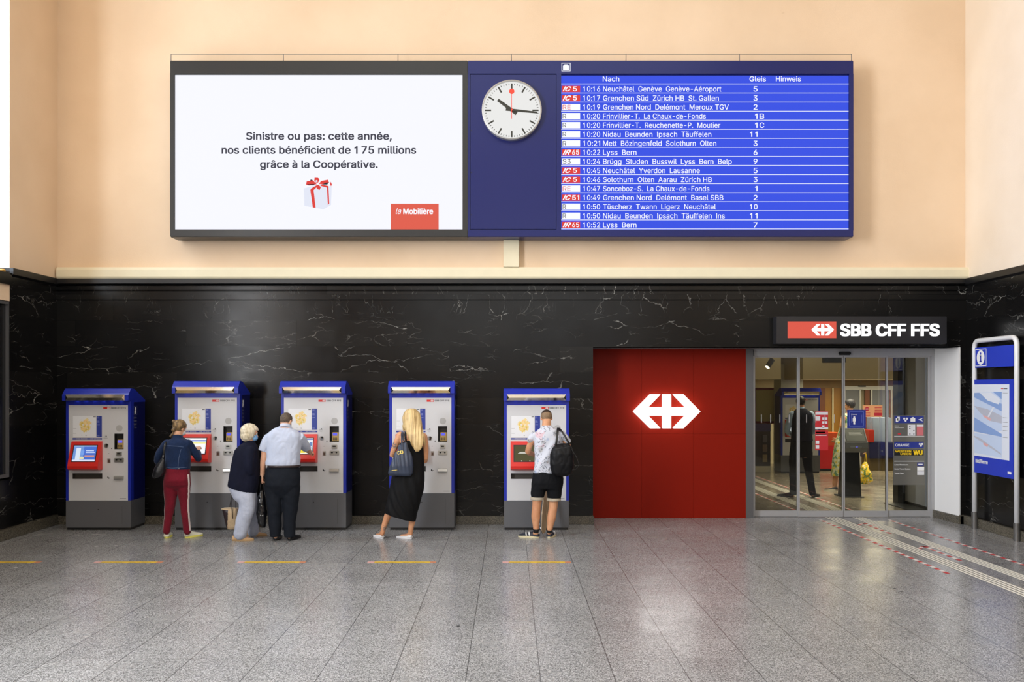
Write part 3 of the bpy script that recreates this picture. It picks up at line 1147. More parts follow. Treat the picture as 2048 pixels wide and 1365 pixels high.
for i in range(60):
    a = 2 * PI * i / 60
    if i % 5 == 0:
        bar(b, a, R_ * .69, R_ * .90, R_ * .026, R_ * .026, -.052, M_HAND)
    else:
        bar(b, a, R_ * .845, R_ * .90, R_ * .010, R_ * .010, -.052, M_HAND)
b.build('dial', cl)
for nm, ang, r0, r1, w0, w1, y in (('hour_hand', math.radians(306.5), -.20, .58, .058, .046, -.066), ('minute_hand', math.radians(96), -.20, .86, .046, .028, -.076)):
    b = MB()
    bar(b, ang, R_ * r0, R_ * r1, R_ * w0, R_ * w1, y, M_HAND, .006)
    b.build(nm, cl)
b = MB()
bar(b, 0, -R_ * .30, R_ * .53, R_ * .010, R_ * .008, -.088, M_CRED, .004)
b.disc(0, R_ * .61, R_ * .09, -.088, M_CRED, 24)
b.cyl((0, -.09, 0), (0, -.05, 0), R_ * .03, R_ * .03, M_CRED, 12)
b.build('second_hand', cl)

# cable duct below the board, thin wire strung above it
b = MB()
b.box(X_(1007, YB), X_(1038, YB), YB - .10, YB + .02, ZM + .172, bZ(474) - .002, M_CREAM, .006)
tag(b.build('cable_duct'), 'cream vertical cable duct below the middle of the displays', 'cable duct')
b = MB()
zt = bZ(108.5, 13.2)
b.cyl((bX(342, 13.2), 13.2, zt), (bX(1703, 13.2), 13.2, zt), .004, .004, M_ALU_D, 6)
for px in (342, 567, 796, 1023, 1252, 1479, 1703):
    b.cyl((bX(px, 13.2), 13.2, bZ(121) + .002), (bX(px, 13.2), 13.2, zt), .006, .005, M_ALU_D, 6)
tag(b.build('bird_wire'), 'thin wire on short pins along the top of the displays', 'wire')


# ------------------------------------------------------------------ rail emblem
def emblem(mb, cx, cz, u, y0, y1, mm):
    def P(a, c):
        return (cx + (a - 611) / 232.0 * u, cz - (c - 538) / 232.0 * u)
    L = [(378, 538), (480, 567), (565, 655), (495, 655)]
    for s in (1, -1):
        def q(a, c):
            return P(611 + (a - 611) * s, c)
        tri = [[(378, 538), (495, 420), (480, 508), (480, 538)], [(495, 420), (565, 420), (480, 508)],
               [(378, 538), (480, 538), (480, 567), (495, 655)], [(495, 655), (480, 567), (565, 655)]]
        for k, t in enumerate(tri):
            pts = [q(*p) for p in t]
            ar = sum(pts[i][0] * pts[(i + 1) % len(pts)][1] - pts[(i + 1) % len(pts)][0] * pts[i][1] for i in range(len(pts)))
            if ar < 0:
                pts = pts[::-1]
            mb.poly(pts, y0, y1, mm)
    mb.poly([P(480, 567), P(742, 567), P(742, 508), P(480, 508)], y0, y1, mm)
    mb.poly([P(582, 655), P(640, 655), P(640, 567), P(582, 567)], y0, y1, mm)
    mb.poly([P(582, 508), P(640, 508), P(640, 420), P(582, 420)], y0, y1, mm)
    return mb


M_GLOW = screen_mat('glowing_white', (255, 255, 252), 3.2)
M_GLOWT = screen_mat('lit_white_letters', (255, 255, 255), 1.6)
b = MB()
emblem(b, X_(1334, 13.88), Z_(823.5, 13.88), 66.5 / F * 13.88, 13.88, YR, M_GLOW)
tag(b.build('emblem_sign'), 'glowing white double-arrow emblem on the red wall', 'sign')

# sign box over the door
YS = 13.22
sg = thing('fascia_sign', 'long black sign box with lit white letters above the glass door', 'sign', (X_(1723, YS), YB, Z_(688, YS)))
O = sg.location.copy()
b = MB()
b.box(X_(1553, YS), X_(1894, YS), YS, YB, Z_(688, YS), Z_(633, YS), mat('sign_black', (34, 34, 38), 0.4), .006)
put(b, 'sign_box', sg)
b = MB()
b.rect(X_(1575, YS), X_(1672.5, YS), Z_(677, YS), Z_(643.5, YS), YS - .003, screen_mat('lit_sign_red', (222, 92, 76), 1.0))
panel = put(b, 'red_field', sg)
b = MB()
emblem(b, X_(1645, YS), Z_(660, YS), 22.5 / F * YS, YS - .012, YS - .004, M_GLOWT)
put(b, 'emblem', sg)
b = MB()
b.text('SBB CFF FFS', (X_(1680.5, YS), YS - .008, Z_(672, YS)), 23 / F * YS, M_GLOWT, w=198 / F * YS, bold=.035, depth=.008)
put(b, 'lettering', sg)

# ------------------------------------------------------------------ ticket machines
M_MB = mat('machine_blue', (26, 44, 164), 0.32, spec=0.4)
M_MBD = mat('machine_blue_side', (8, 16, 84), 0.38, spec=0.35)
M_PANEL = mat('machine_panel_grey', (208, 209, 212), 0.42, 0.05)
M_PLINTH = mat('plinth_grey', (92, 93, 97), 0.45)
M_RED = mat('machine_red', (214, 40, 32), 0.35)
M_MIRROR = mat('polished_chrome', (226, 222, 214), 0.10, 1.0)
M_STEEL = mat('satin_steel', (186, 186, 182), 0.3, 0.85)
M_MAPW = mat('map_paper', (232, 234, 238), 0.4)
M_MAPB = mat('map_legend_blue', (44, 62, 150), 0.4)
M_SLOT = mat('dark_recess', (70, 66, 60), 0.5)
M_SLOTD = mat('deep_recess', (32, 30, 28), 0.5)
M_TERM = mat('card_terminal', (190, 160, 96), 0.5)
M_LCD = screen_mat('terminal_lcd', (110, 110, 250), 0.9)
M_LED = screen_mat('hood_led', (235, 240, 255), 9.0)


def map_blobs():
    """zone map printed on the machine: yellow patches round a centre"""
    g = NT('zone_map')
    p = g.pos()
    x, y, z = g.sep(p)
    q = g.comb(x, 0.0, z)
    vor = g.n('TexVoronoi', {'Vector': q, 'Scale': 60.0}, out='Color')
    s = g.n('SeparateColor', {0: vor})
    edge = g.n('TexVoronoi', {'Vector': q, 'Scale': 60.0}, out='Distance', feature='DISTANCE_TO_EDGE')
    c = g.mix(s, lin(238, 208, 120), lin(248, 230, 172))
    c = g.mix(g.rng(s, .72, .74), c, lin(222, 196, 96))
    c = g.mix(g.rng(s, .20, .18), c, lin(244, 206, 150))
    c = g.mix(g.math('MULTIPLY', g.rng(edge, 0.0, 0.006, 1, 0), .6), c, lin(206, 160, 84))
    dx_ = g.math('SUBTRACT', x, -.135)
    dz_ = g.math('SUBTRACT', z, 1.60)
    d = g.math('SQRT', g.math('ADD', g.math('MULTIPLY', dx_, dx_), g.math('MULTIPLY', g.math('MULTIPLY', dz_, dz_), .8)))
    d = g.math('ADD', d, g.math('MULTIPLY', g.math('SUBTRACT', g.noise(q, 16.0, 4.0, .7), 0.5), 0.16))
    k = g.rng(d, 0.083, 0.086, 1.0, 0.0)
    holes_ = g.rng(g.noise(q, 34.0, 2.0), .60, .64, 0.0, .8)
    k = g.math('MULTIPLY', k, g.math('SUBTRACT', 1.0, holes_))
    g.set(Base_Color=g.mix(k, lin(232, 234, 238), c), Roughness=0.4)
    return g.m


M_ZONE = map_blobs()
U_ = 0.00189                                        # one drawing unit on the machine front, in metres


def holed(mb, xs, zs, holes, y0, y1, mm, back, yb):
    """plate with rectangular holes (x0,x1,z0,z1) showing a recess floor at yb"""
    xs = sorted(set(xs + [h[i] for h in holes for i in (0, 1)]))
    zs = sorted(set(zs + [h[i] for h in holes for i in (2, 3)]))
    for i in range(len(xs) - 1):
        for k in range(len(zs) - 1):
            cx, cz = (xs[i] + xs[i + 1]) / 2, (zs[k] + zs[k + 1]) / 2
            if any(h[0] < cx < h[1] and h[2] < cz < h[3] for h in holes):
                continue
            mb.rect(xs[i], xs[i + 1], zs[k], zs[k + 1], y0, mm)
    for (a, c, d, e), bm_ in zip(holes, back):
        mb.rect(a, c, d, e, yb, bm_)
        mb.quad((a, y0, e), (c, y0, e), (c, yb, e), (a, yb, e), bm_)
        mb.quad((a, yb, d), (c, yb, d), (c, y0, d), (a, y0, d), bm_)
        mb.quad((a, y0, d), (a, y0, e), (a, yb, e), (a, yb, d), bm_)
        mb.quad((c, yb, d), (c, yb, e), (c, y0, e), (c, y0, d), bm_)
    x0, x1, z0, z1 = xs[0], xs[-1], zs[0], zs[-1]
    mb.quad((x0, y1, z0), (x0, y1, z1), (x0, y0, z1), (x0, y0, z0), mm)
    mb.quad((x1, y0, z0), (x1, y0, z1), (x1, y1, z1), (x1, y1, z0), mm)
    mb.quad((x0, y0, z1), (x1, y0, z1), (x1, y1, z1), (x0, y1, z1), mm)
    mb.quad((x0, y1, z0), (x1, y1, z0), (x1, y0, z0), (x0, y0, z0), mm)


def make_machine(px, Yf, base_py, raised, label, variant, rz=0.0):
    """origin: middle of the front foot; x right, y into the machine, z up"""
    root = thing('ticket_machine', label, 'ticket machine', (X_(px, Yf), Yf, 0), rz, 'blue ticket machines')
    hp = 0.425 + (0.105 if raised else 0.0)        # plinth height
    W = 0.466
    PX0, PX1 = -.424, .424
    pz0 = hp
    pz1 = hp + 724 * U_
    D = 0.50

    def ux(u):
        return PX0 + u * U_

    def uz(v):
        return pz1 - v * U_
    b = MB()
    b.box(-W, W, 0, D, .035, hp, M_PLINTH, .004)
    b.box(-W + .012, W - .012, .02, D, 0, .036, M_BLACK)
    b.cyl((.0, -.003, hp - .13), (.0, .01, hp - .13), .008, .008, M_BLACK, 10)
    b.box(.34, .342, -.0008, .01, .09, hp - .08, M_DARK)
    b.build('plinth', root)
    zl = pz1 + .065                                   # underside of the hood
    b = MB()
    b.box(-W, -.424, .006, .10, hp, zl + .02, M_MB)
    b.box(.424, W, .006, .10, hp, zl + .02, M_MB)
    b.box(-.424, .424, .012, .10, pz1, zl + .02, M_MB)
    ztop = zl + .175
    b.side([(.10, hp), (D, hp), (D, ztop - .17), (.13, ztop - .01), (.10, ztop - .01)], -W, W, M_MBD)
    b.build('cabinet', root)
    b = MB()
    holes = [(ux(347), ux(417), uz(335), uz(216)), (ux(30), ux(255), uz(560), uz(518))]
    holed(b, [PX0, PX1], [pz0, pz1], holes, 0, .02, M_PANEL, [M_SLOTD, M_SLOT], .075)
    b.text('SBB CFF FFS', (ux(322), -.001, uz(27)), 12 * U_, M_TXT, w=112 * U_, bold=.02)
    b.rect(ux(386), ux(436), uz(709.5), uz(707.5), -.001, M_TXT)
    for (v0, v1, u0, u1) in ((241, 243, 266, 292), (250, 252, 264, 296), (257, 258, 272, 290), (366, 369, 300, 308)):
        b.rect(ux(u0), ux(u1), uz(v1), uz(v0), -.001, M_ALU_D)
    b.disc(ux(285), uz(236), 4.5 * U_, -.001, M_BLACK, 12)
    b.disc(ux(326), uz(329), 5 * U_, -.001, M_ALU_D, 12)
    b.disc(ux(384), uz(176), 25 * U_, -.001, mat('speaker_grey', (176, 176, 176), 0.6), 24)
    pan = b.build('front_panel', root)
    b = MB()
    b.rect(ux(262), ux(316), uz(30), uz(14), -.001, M_RED)
    emblem(b, ux(302), uz(22), 11 * U_, -.002, -.002, M_TXTW)
    b.build('logo', pan)
    # map with legend strip, phone strip below
    b = MB()
    b.rect(ux(33), ux(208), uz(243), uz(82), -.0012, M_MAPW)
    for v in (176, 214):
        b.rect(ux(34), ux(66), uz(v + 1), uz(v), -.002, M_ALU_D)
    b.rect(ux(186), ux(206), uz(91), uz(86), -.002, M_TXT)
    for (uu, vv) in ((112, 208), (122, 216), (140, 206), (100, 220), (132, 226), (150, 214)):
        b.disc(ux(uu), uz(vv + 4), 6 * U_, -.0018, mat('map_grey', (196, 200, 204), 0.5), 7)
    mp_ = b.build('map_poster', root)
    zc = 1.59
    b = MB()
    b.rect(-.135 - .125, -.135 + .125, zc - .13, zc + .125, 0, M_ZONE)
    o = b.build('zone_map', mp_)
    o.location = (ux(125) + .135, -.0022, uz(158) - zc)
    b = MB()
    b.rect(ux(212), ux(252), uz(243), uz(82), -.0012, M_MAPB)
    for v in (90, 97, 118, 124, 130, 148, 228, 234):
        b.rect(ux(215), ux(238 - (v % 7)), uz(v + 2), uz(v), -.002, mat('legend_text', (150, 160, 214), 0.5))
    b.build('map_legend', root)
    b = MB()
    b.rect(ux(30), ux(253), uz(262), uz(250), -.0012, M_MAPB)
    b.text('0900 300 300', (ux(60), -.002, uz(260)), 8 * U_, M_PINKY, w=80 * U_)
    b.text('CHF 1.19/min', (ux(165), -.002, uz(260)), 8 * U_, M_PINKY, w=75 * U_)
    b.build('helpline_strip', root)
    # red wedge with the touch screen
    b = MB()
    zt, zb = uz(275), uz(490)
    prof = [(0, zt), (-.028, zt - .004), (-.150, zb + .062), (-.146, zb + .022), (-.118, zb + .006), (0, zb)]
    b.side([(y, z) for y, z in prof], ux(28), ux(256), M_RED)
    hou = b.build('screen_housing', root)
    A, B = Vector((0, -.028, zt - .004)), Vector((0, -.150, zb + .062))
    dn = (B - A)
    ln = dn.length
    dn.normalize()
    V = -dn
    N = Vector((1, 0, 0)).cross(V)

    def sp(u, t, e):                                   # u across (m), t down the slope (0..1), e lift
        return Vector((u, 0, 0)) + A + dn * (t * ln) + N * e
    b = MB()
    s0, s1, t0, t1 = ux(50), ux(234), .13, .83

    def patch(mb, a, c, d, e, mm, lift):
        mb.quad(sp(a, e, lift), sp(c, e, lift), sp(c, d, lift), sp(a, d, lift), mm)
    patch(b, s0, s1, t0, t1, M_BLACK, .001)
    i0, i1 = s0 + .012, s1 - .012
    u0, u1 = t0 + .03, t1 - .03

    def sr(a, c, d, e, rgb, lift=.003, st=1.0):
        mm = screen_mat('panel_%d_%d_%d' % rgb, rgb, st)
        patch(b, i0 + (i1 - i0) * a, i0 + (i1 - i0) * c, u0 + (u1 - u0) * d, u0 + (u1 - u0) * e, mm, lift)
    if variant == 'blue':
        sr(0, 1, 0, 1, (112, 150, 214), .002)
        sr(.45, 1, .05, .9, (76, 112, 204))
        sr(.02, 1, 0, .08, (150, 176, 214))
        sr(.12, .32, .15, .9, (216, 228, 244), .004)
        sr(.34, .48, .30, .60, (120, 160, 230), .004)
        sr(.55, .9, .3, .36, (200, 216, 246), .004)
        sr(.55, .95, .42, .47, (200, 216, 246), .004)
        sr(.52, .95, .62, .72, (226, 150, 120), .004)
        sr(.3, .5, .72, .86, (226, 220, 180), .004)
        sr(0, 1, .9, 1, (214, 224, 244), .004)
    elif variant == 'white':
        sr(0, 1, 0, 1, (250, 250, 252), .002)
        sr(0, 1, .12, .19, (60, 90, 190))
        sr(0, 1, .19, .24, (200, 214, 236))
        sr(.1, 1, .26, .34, (244, 238, 150))
        sr(0, 1, .97, 1, (70, 80, 150))
    elif variant == 'yellow':
        sr(0, 1, 0, 1, (236, 240, 244), .002)
        sr(0, 1, .04, .10, (90, 110, 190))
        sr(0, .82, .22, .94, (244, 222, 60))
        sr(.66, .95, .55, .9, (170, 190, 220), .004)
        sr(.86, .98, .25, .5, (110, 140, 190), .004)
    elif variant == 'olive':
        sr(0, 1, 0, 1, (112, 108, 74), .002, .55)
        sr(.22, .55, .40, .46, (236, 236, 226))
        sr(.16, .62, .49, .53, (230, 230, 220))
        sr(.3, .34, .95, 1, (236, 236, 226))
        sr(.66, .70, .95, 1, (236, 236, 226))
    else:
        sr(0, 1, 0, 1, (236, 238, 244), .002)
        sr(0, 1, .12, .2, (60, 90, 190))
    b.build('touch_screen', hou)
    # fittings on the right
    b = MB()
    b.disc(ux(286), uz(308), 17 * U_, -.004, M_STEEL, 24)
    b.cyl((ux(286), -.004, uz(308)), (ux(286), .0, uz(308)), 17 * U_, 17 * U_, M_STEEL, 24, False)
    b.disc(ux(290), uz(302), 9 * U_, -.005, M_BLACK, 16)
    b.disc(ux(288), uz(313), 7 * U_, -.0055, M_MIRROR, 12)
    b.build('call_button', root)
    b = MB()
    b.box(ux(364), ux(414), .02, .07, uz(331), uz(263), M_TERM, .004)
    t = b.build('card_terminal', root)
    b = MB()
    b.rect(ux(369), ux(402), uz(287), uz(267), .018, M_LCD)
    b.build('terminal_display', t)
    b = MB()
    for k in range(3):
        b.box(ux(372 + 11 * k), ux(379 + 11 * k), .015, .02, uz(309), uz(303), M_DARK)
        b.box(ux(372 + 11 * k), ux(379 + 11 * k), .015, .02, uz(321), uz(315), M_DARK)
    b.build('keypad', t)
    b = MB()
    b.box(ux(362), ux(404), -.012, .002, uz(386), uz(356), M_STEEL, .003)
    b.box(ux(370), ux(394), -.014, -.011, uz(374), uz(362), M_BLACK)
    b.box(ux(376), ux(388), -.018, -.011, uz(384), uz(374), M_STEEL)
    b.build('card_slot', root)
    b = MB()
    b.box(ux(348), ux(419), -.014, .002, uz(433), uz(401), M_STEEL, .004)
    b.box(ux(358), ux(406), -.016, -.013, uz(420), uz(408), M_BLACK)
    b.box(ux(374), ux(394), -.022, -.013, uz(425), uz(413), M_STEEL)
    b.build('banknote_slot', root)
    b = MB()
    b.box(ux(294), ux(318), -.004, .002, uz(440), uz(405), M_STEEL, .001)
    b.box(ux(299), ux(313), -.006, -.003, uz(436), uz(416), mat('coin_slot_brown', (92, 70, 60), 0.4))
    b.build('coin_slot', root)
    b = MB()
    b.side([(0, uz(536)), (-.03, uz(540)), (-.034, uz(558)), (-.028, uz(562)), (0, uz(560))], ux(348), ux(418), M_STEEL)
    b.build('coin_return_flap', root)
    b = MB()
    b.disc(ux(304), uz(548), 10 * U_, -.001, M_BLACK, 16)
    b.disc(ux(309), uz(542), 8.5 * U_, -.0015, M_PANEL, 16)
    b.build('return_button', root)
    # hood
    b = MB()
    prof = [(.13, ztop - .012), (.02, ztop), (-.01, ztop - .006), (-.072, ztop - .07), (-.092, ztop - .095), (-.092, zl + .0), (-.05, zl - .002), (.012, zl + .02), (.1, zl + .02)]
    b.side(prof, -W - .006, W + .006, M_MB)
    for s in (-1, 1):
        b.side([(.10, ztop - .014), (.13, ztop - .014), (D, ztop - .172), (D, ztop - .20), (.10, ztop - .2)], s * W - .003, s * W + .003, M_MB)
    hood = b.build('hood', root)
    b = MB()
    a0, a1 = -W + .042, W - .05
    zm0, zm1 = zl + .003, zl + .088
    yy, yr = -.0935, -.108
    zm = (zm0 + zm1) / 2
    e = .030
    vs = [(a0, yy, zm0), (a1, yy, zm0), (a1, yy, zm1), (a0, yy, zm1), (a0 + e, yr, zm - .004), (a1 - e, yr, zm - .004)]
    b.add(vs, [(0, 1, 5, 4), (4, 5, 2, 3), (0, 4, 3), (1, 2, 5)], M_MIRROR)
    b.build('mirror_strip', hood)
    for k in range(6):
        b = MB()
        xx = -.30 + k * .125
        b.cyl((xx, -.006, zl + .016), (xx, -.006, zl + .004), .010, .010, M_LED, 8)
        b.build('led', hood)
    b = MB()                                           # white print on the right flank
    xs_ = W + .0012
    for (y0, y1, z_0, z_1) in ((.10, .10 + .004, -.145, -.02), (.21, .214, -.145, -.02), (.10, .214, -.024, -.02), (.10, .214, -.145, -.141)):
        b.quad((xs_, y0, pz1 + z_0), (xs_, y1, pz1 + z_0), (xs_, y1, pz1 + z_1), (xs_, y0, pz1 + z_1), mat('flank_print', (130, 134, 150), 0.5))
    for (y0, y1, z_0, z_1) in ((.135, .185, -.075, -.035), (.125, .165, -.13, -.08), (.165, .18, -.115, -.07)):
        b.quad((xs_, y0, pz1 + z_0), (xs_, y1, pz1 + z_0), (xs_, y1, pz1 + z_1), (xs_, y0, pz1 + z_1), M_TXTW)
    b.build('side_pictogram', root)
    for k, s in enumerate(('Billette', 'Billets', 'Biglietti', 'Tickets')):
        b = MB()
        b.text(s, (xs_, .10, pz1 - .195 - k * .048), .026, mat('flank_print', (130, 134, 150), 0.5), U=(0, 1, 0), w=.10)
        b.build('side_label', root)
    return root


make_machine(196.5, 12.80, 1060, False, 'blue ticket machine nobody is using, near the left wall', 'blue')
make_machine(414.5, 12.80, 1062, True, 'blue ticket machine in front of the woman in the denim jacket', 'white')
make_machine(627, 12.80, 1063, True, 'blue ticket machine in front of the man in the white shirt', 'yellow')
make_machine(843.5, 12.80, 1062, True, 'blue ticket machine in front of the long-haired blonde woman', 'plain')
make_machine(1073, 12.80, 1062, False, 'blue ticket machine in front of the young man in shorts', 'olive')
make_machine(1601, 21.3, 947, False, 'blue ticket machine inside the shop behind the glass door', 'plain')

# ------------------------------------------------------------------ floor markings
M_TAPEY = mat('tape_yellow', (214, 176, 56), 0.5, noise_amt=0.12, noise_scale=14)
M_TAPEP = mat('tape_pink_end', (206, 160, 156), 0.5)
for (a, c, lab) in ((-62, 81, 'yellow floor tape nearest the left wall'), (188, 325, 'yellow floor tape left of the woman in red trousers'),
                    (475, 611, 'yellow floor tape behind the couple at the third machine'), (735, 872, 'yellow floor tape behind the long-haired blonde woman'),
                    (1005, 1142, 'yellow floor tape behind the young man in shorts')):
    Yt = YF(1125.3)
    b = MB()
    w = X_(c, Yt) - X_(a, Yt)
    cx = (X_(a, Yt) + X_(c, Yt)) / 2
    b.box(-w / 2 + .08, w / 2 - .07, -.05, .05, .0003, .0012, M_TAPEY)
    b.box(-w / 2, -w / 2 + .08, -.05, .05, .0003, .0012, M_TAPEP)
    b.box(w / 2 - .07, w / 2, -.05, .05, .0003, .0012, mat('tape_red_end', (188, 124, 92), 0.5))
    for s, x in (('Abstand halten', -.2), ('Gardez vos distances', .14)):
        b.text(s, (x, -.02, .0014), .030, M_TXT, U=(1, 0, 0), V=(0, 1, 0), align='C', w=.26)
    o = b.build('distance_tape', loc=(cx, Yt, 0))
    tag(o, lab, 'floor tape', 'yellow floor tapes before the machines')
M_TW = mat('tape_white', (226, 222, 218), 0.5)
M_TR = mat('tape_red', (186, 50, 52), 0.5)


def dashed(x0, y0, x1, y1, lab, dash=.105, w=.05):
    b = MB()
    d = Vector((x1 - x0, y1 - y0))
    L = d.length
    d.normalize()
    s = Vector((-d.y, d.x)) * (w / 2)
    n = int(L / dash)
    c = Vector(((x0 + x1) / 2, (y0 + y1) / 2))
    for i in range(n):
        p = Vector((x0, y0)) + d * (i * dash) - c
        q = p + d * dash
        b.add([(p.x - s.x, p.y - s.y, .0015), (q.x - s.x, q.y - s.y, .0015), (q.x + s.x, q.y + s.y, .0015), (p.x + s.x, p.y + s.y, .0015)], [(3, 2, 1, 0)] if s.cross(d) > 0 and False else [(0, 1, 2, 3)], M_TR if i % 2 else M_TW)
    o = b.build('barrier_tape', loc=(c.x, c.y, 0))
    tag(o, lab, 'floor tape', 'red and white floor tapes')


dashed(4.80, 13.8, 4.82, 9.75, 'red and white dashed tape left of the guide strips, in front of the door')
dashed(5.86, 13.8, 5.95, 9.0, 'red and white dashed tape between the guide strips and the information sign')
dashed(4.73, 18.9, 4.76, 14.4, 'red and white dashed tape inside the shop, nearer the door')
dashed(5.66, 20.6, 5.70, 14.6, 'red and white dashed tape inside the shop, beyond the guide strips')
M_RIB = mat('guide_rib_white', (212, 208, 196), 0.45)
M_RIBD = mat('guide_rib_dark', (40, 40, 40), 0.5)


def guide(x0, x1, xb0, xb1, y0, y1, lab):
    b = MB()
    st = thing('guide_strip', lab, 'guide strip', ((x0 + x1) / 2, y0, 0), 0, 'tactile guide strips')
    bb = MB()

    def pt(t, y, z):
        k = (y - y0) / (y1 - y0)
        a, c = xb0 + (x0 - xb0) * k, xb1 + (x1 - xb1) * k
        return Vector((a + (c - a) * t - st.location.x, y - y0, z))
    bb.quad(pt(0, y0, .001), pt(1, y0, .001), pt(1, y1, .001), pt(0, y1, .001), M_RIBD)
    bb.build('dark_backing', st)
    for i in range(4):
        r = MB()
        a, c = .04 + i * .25, .04 + i * .25 + .155
        r.add([pt(a, y0, .001), pt(c, y0, .001), pt(c, y1, .001), pt(a, y1, .001), pt(a + .02, y0, .005), pt(c - .02, y0, .005), pt(c - .02, y1, .005), pt(a + .02, y1, .005)],
              [(4, 5, 6, 7), (0, 1, 5, 4), (1, 2, 6, 5), (2, 3, 7, 6), (3, 0, 4, 7)], M_RIB)
        r.build('rib', st)


guide(4.95, 5.18, 5.07, 5.27, 5.0, YD - .05, 'white ribbed guide strip running to the door, the left one of the pair')
guide(5.38, 5.57, 5.48, 5.66, 5.0, YD - .05, 'white ribbed guide strip running to the door, the right one of the pair')
guide(4.88, 5.08, 4.95, 5.16, YD + .1, 20.8, 'white ribbed guide strip inside the shop, nearer the red wall')
guide(5.32, 5.50, 5.38, 5.57, YD + .1, 20.8, 'white ribbed guide strip inside the shop, farther from the red wall')
for (yy, lab) in ((11.05, 'red and white taped arrow between the guide strips, farther from the door'), (13.0, 'red and white taped arrow between the guide strips, close to the door')):
    b = MB()

    def seg(x0, y0, x1, y1, n):
        for i in range(n):
            p, q = Vector((x0, y0)).lerp(Vector((x1, y1)), i / n), Vector((x0, y0)).lerp(Vector((x1, y1)), (i + 1) / n)
            d = (q - p).normalized()
            s = Vector((d.y, -d.x)) * .024
            b.add([(p.x - s.x, p.y - s.y, .0015), (p.x + s.x, p.y + s.y, .0015), (q.x + s.x, q.y + s.y, .0015), (q.x - s.x, q.y - s.y, .0015)], [(0, 1, 2, 3)], M_TR if i % 2 == 0 else M_TW)
    seg(0, -.50, 0, .45, 9)
    seg(-.13, .28, 0, .46, 3)
    seg(.13, .28, 0, .46, 3)
    o = b.build('taped_arrow', loc=(5.33, yy, 0))
    tag(o, lab, 'floor marking', 'taped arrows between the guide strips')

# ------------------------------------------------------------------ information sign by the right wall
tt = thing('information_totem', 'blue information sign with a town map in a silver tube frame by the right wall', 'information sign', (6.755, 12.43, 0))
XI = 6.755
ya, yb_ = 12.97, 11.89
O = tt.location.copy()
M_TUBE = mat('silver_tube', (232, 233, 235), 0.3, 0.1)
b = MB()
rc = .10
pts = [(XI, ya, .2), (XI, ya, 2.72 - rc)]
for i in range(1, 6):
    a = PI / 2 * i / 6
    pts.append((XI, ya - rc + rc * math.cos(a), 2.72 - rc + rc * math.sin(a)))
pts += [(XI, ya - rc, 2.72), (XI, yb_ + rc, 2.72)]
for i in range(1, 6):
    a = PI / 2 * i / 6
    pts.append((XI, yb_ + rc - rc * math.sin(a), 2.72 - rc + rc * math.cos(a)))
pts += [(XI, yb_, 2.72 - rc), (XI, yb_, .2)]
b.tube(pts, .034, M_TUBE, 12)
put(b, 'tube_frame', tt)
for yy in (ya, yb_):
    b = MB()
    b.cyl((XI, yy, 0), (XI, yy, .24), .042, .042, mat('dark_steel', (110, 108, 106), 0.35, 0.6), 16)
    put(b, 'foot', tt)
M_IB = mat('info_blue', (36, 60, 188), 0.35)
b = MB()
b.box(XI - .02, XI + .02, yb_ + .05, ya - .05, 2.33, 2.62, M_IB)
hd = put(b, 'header_panel', tt)
U, V = (0, -1, 0), (0, 0, 1)
xf = XI - .0215


def irect(mb, y0, y1, z0, z1, mm, e=0.0):
    """print on the panel; y0 is the far end"""
    mb.quad((xf - e, y0, z0), (xf - e, y1, z0), (xf - e, y1, z1), (xf - e, y0, z1), mm)


b = MB()
irect(b, ya - .06, ya - .36, 2.35, 2.60, M_TXTW)
irect(b, ya - .07, ya - .35, 2.36, 2.59, M_IB, .001)
cy, cz = ya - .21, 2.475
b.add([(xf - .002, cy - .105 * math.cos(2 * PI * i / 24), cz + .105 * math.sin(2 * PI * i / 24)) for i in range(24)], [tuple(range(24))], M_TXTW)
for (u0, u1, v0, v1) in ((-.014, .018, -.060, .030), (-.030, .018, .016, .030), (-.034, .036, -.068, -.052)):
    b.quad((xf - .003, cy - u0, cz + v0), (xf - .003, cy - u1, cz + v0), (xf - .003, cy - u1, cz + v1), (xf - .003, cy - u0, cz + v1), M_IB)
b.add([(xf - .003, cy - .019 * math.cos(2 * PI * i / 16), cz + .056 + .019 * math.sin(2 * PI * i / 16)) for i in range(16)], [tuple(range(16))], M_IB)
put(b, 'information_symbol', hd)
b = MB()
b.box(XI - .02, XI + .02, yb_ + .05, ya - .02, .82, 2.16, M_IB)
mpn = put(b, 'map_panel', tt)
b = MB()
M_MP = mat('town_map_paper', (226, 232, 244), 0.3)
M_ML = mat('town_map_lake', (138, 168, 220), 0.35)
M_MG = mat('town_map_grey', (186, 190, 204), 0.35)
M_MLL = mat('town_map_pale', (200, 216, 242), 0.35)
irect(b, ya - .03, yb_ + .14, 1.06, 2.09, M_MP)
f0, f1 = ya - .03, yb_ + .14
fy = lambda t: f0 + (f1 - f0) * t
mapz = lambda t: 1.06 + 1.03 * (1 - t)


def ipoly(pts, mm, e):
    b.add([(xf - e, fy(u), mapz(v)) for u, v in pts], [tuple(range(len(pts)))[::-1]], mm)


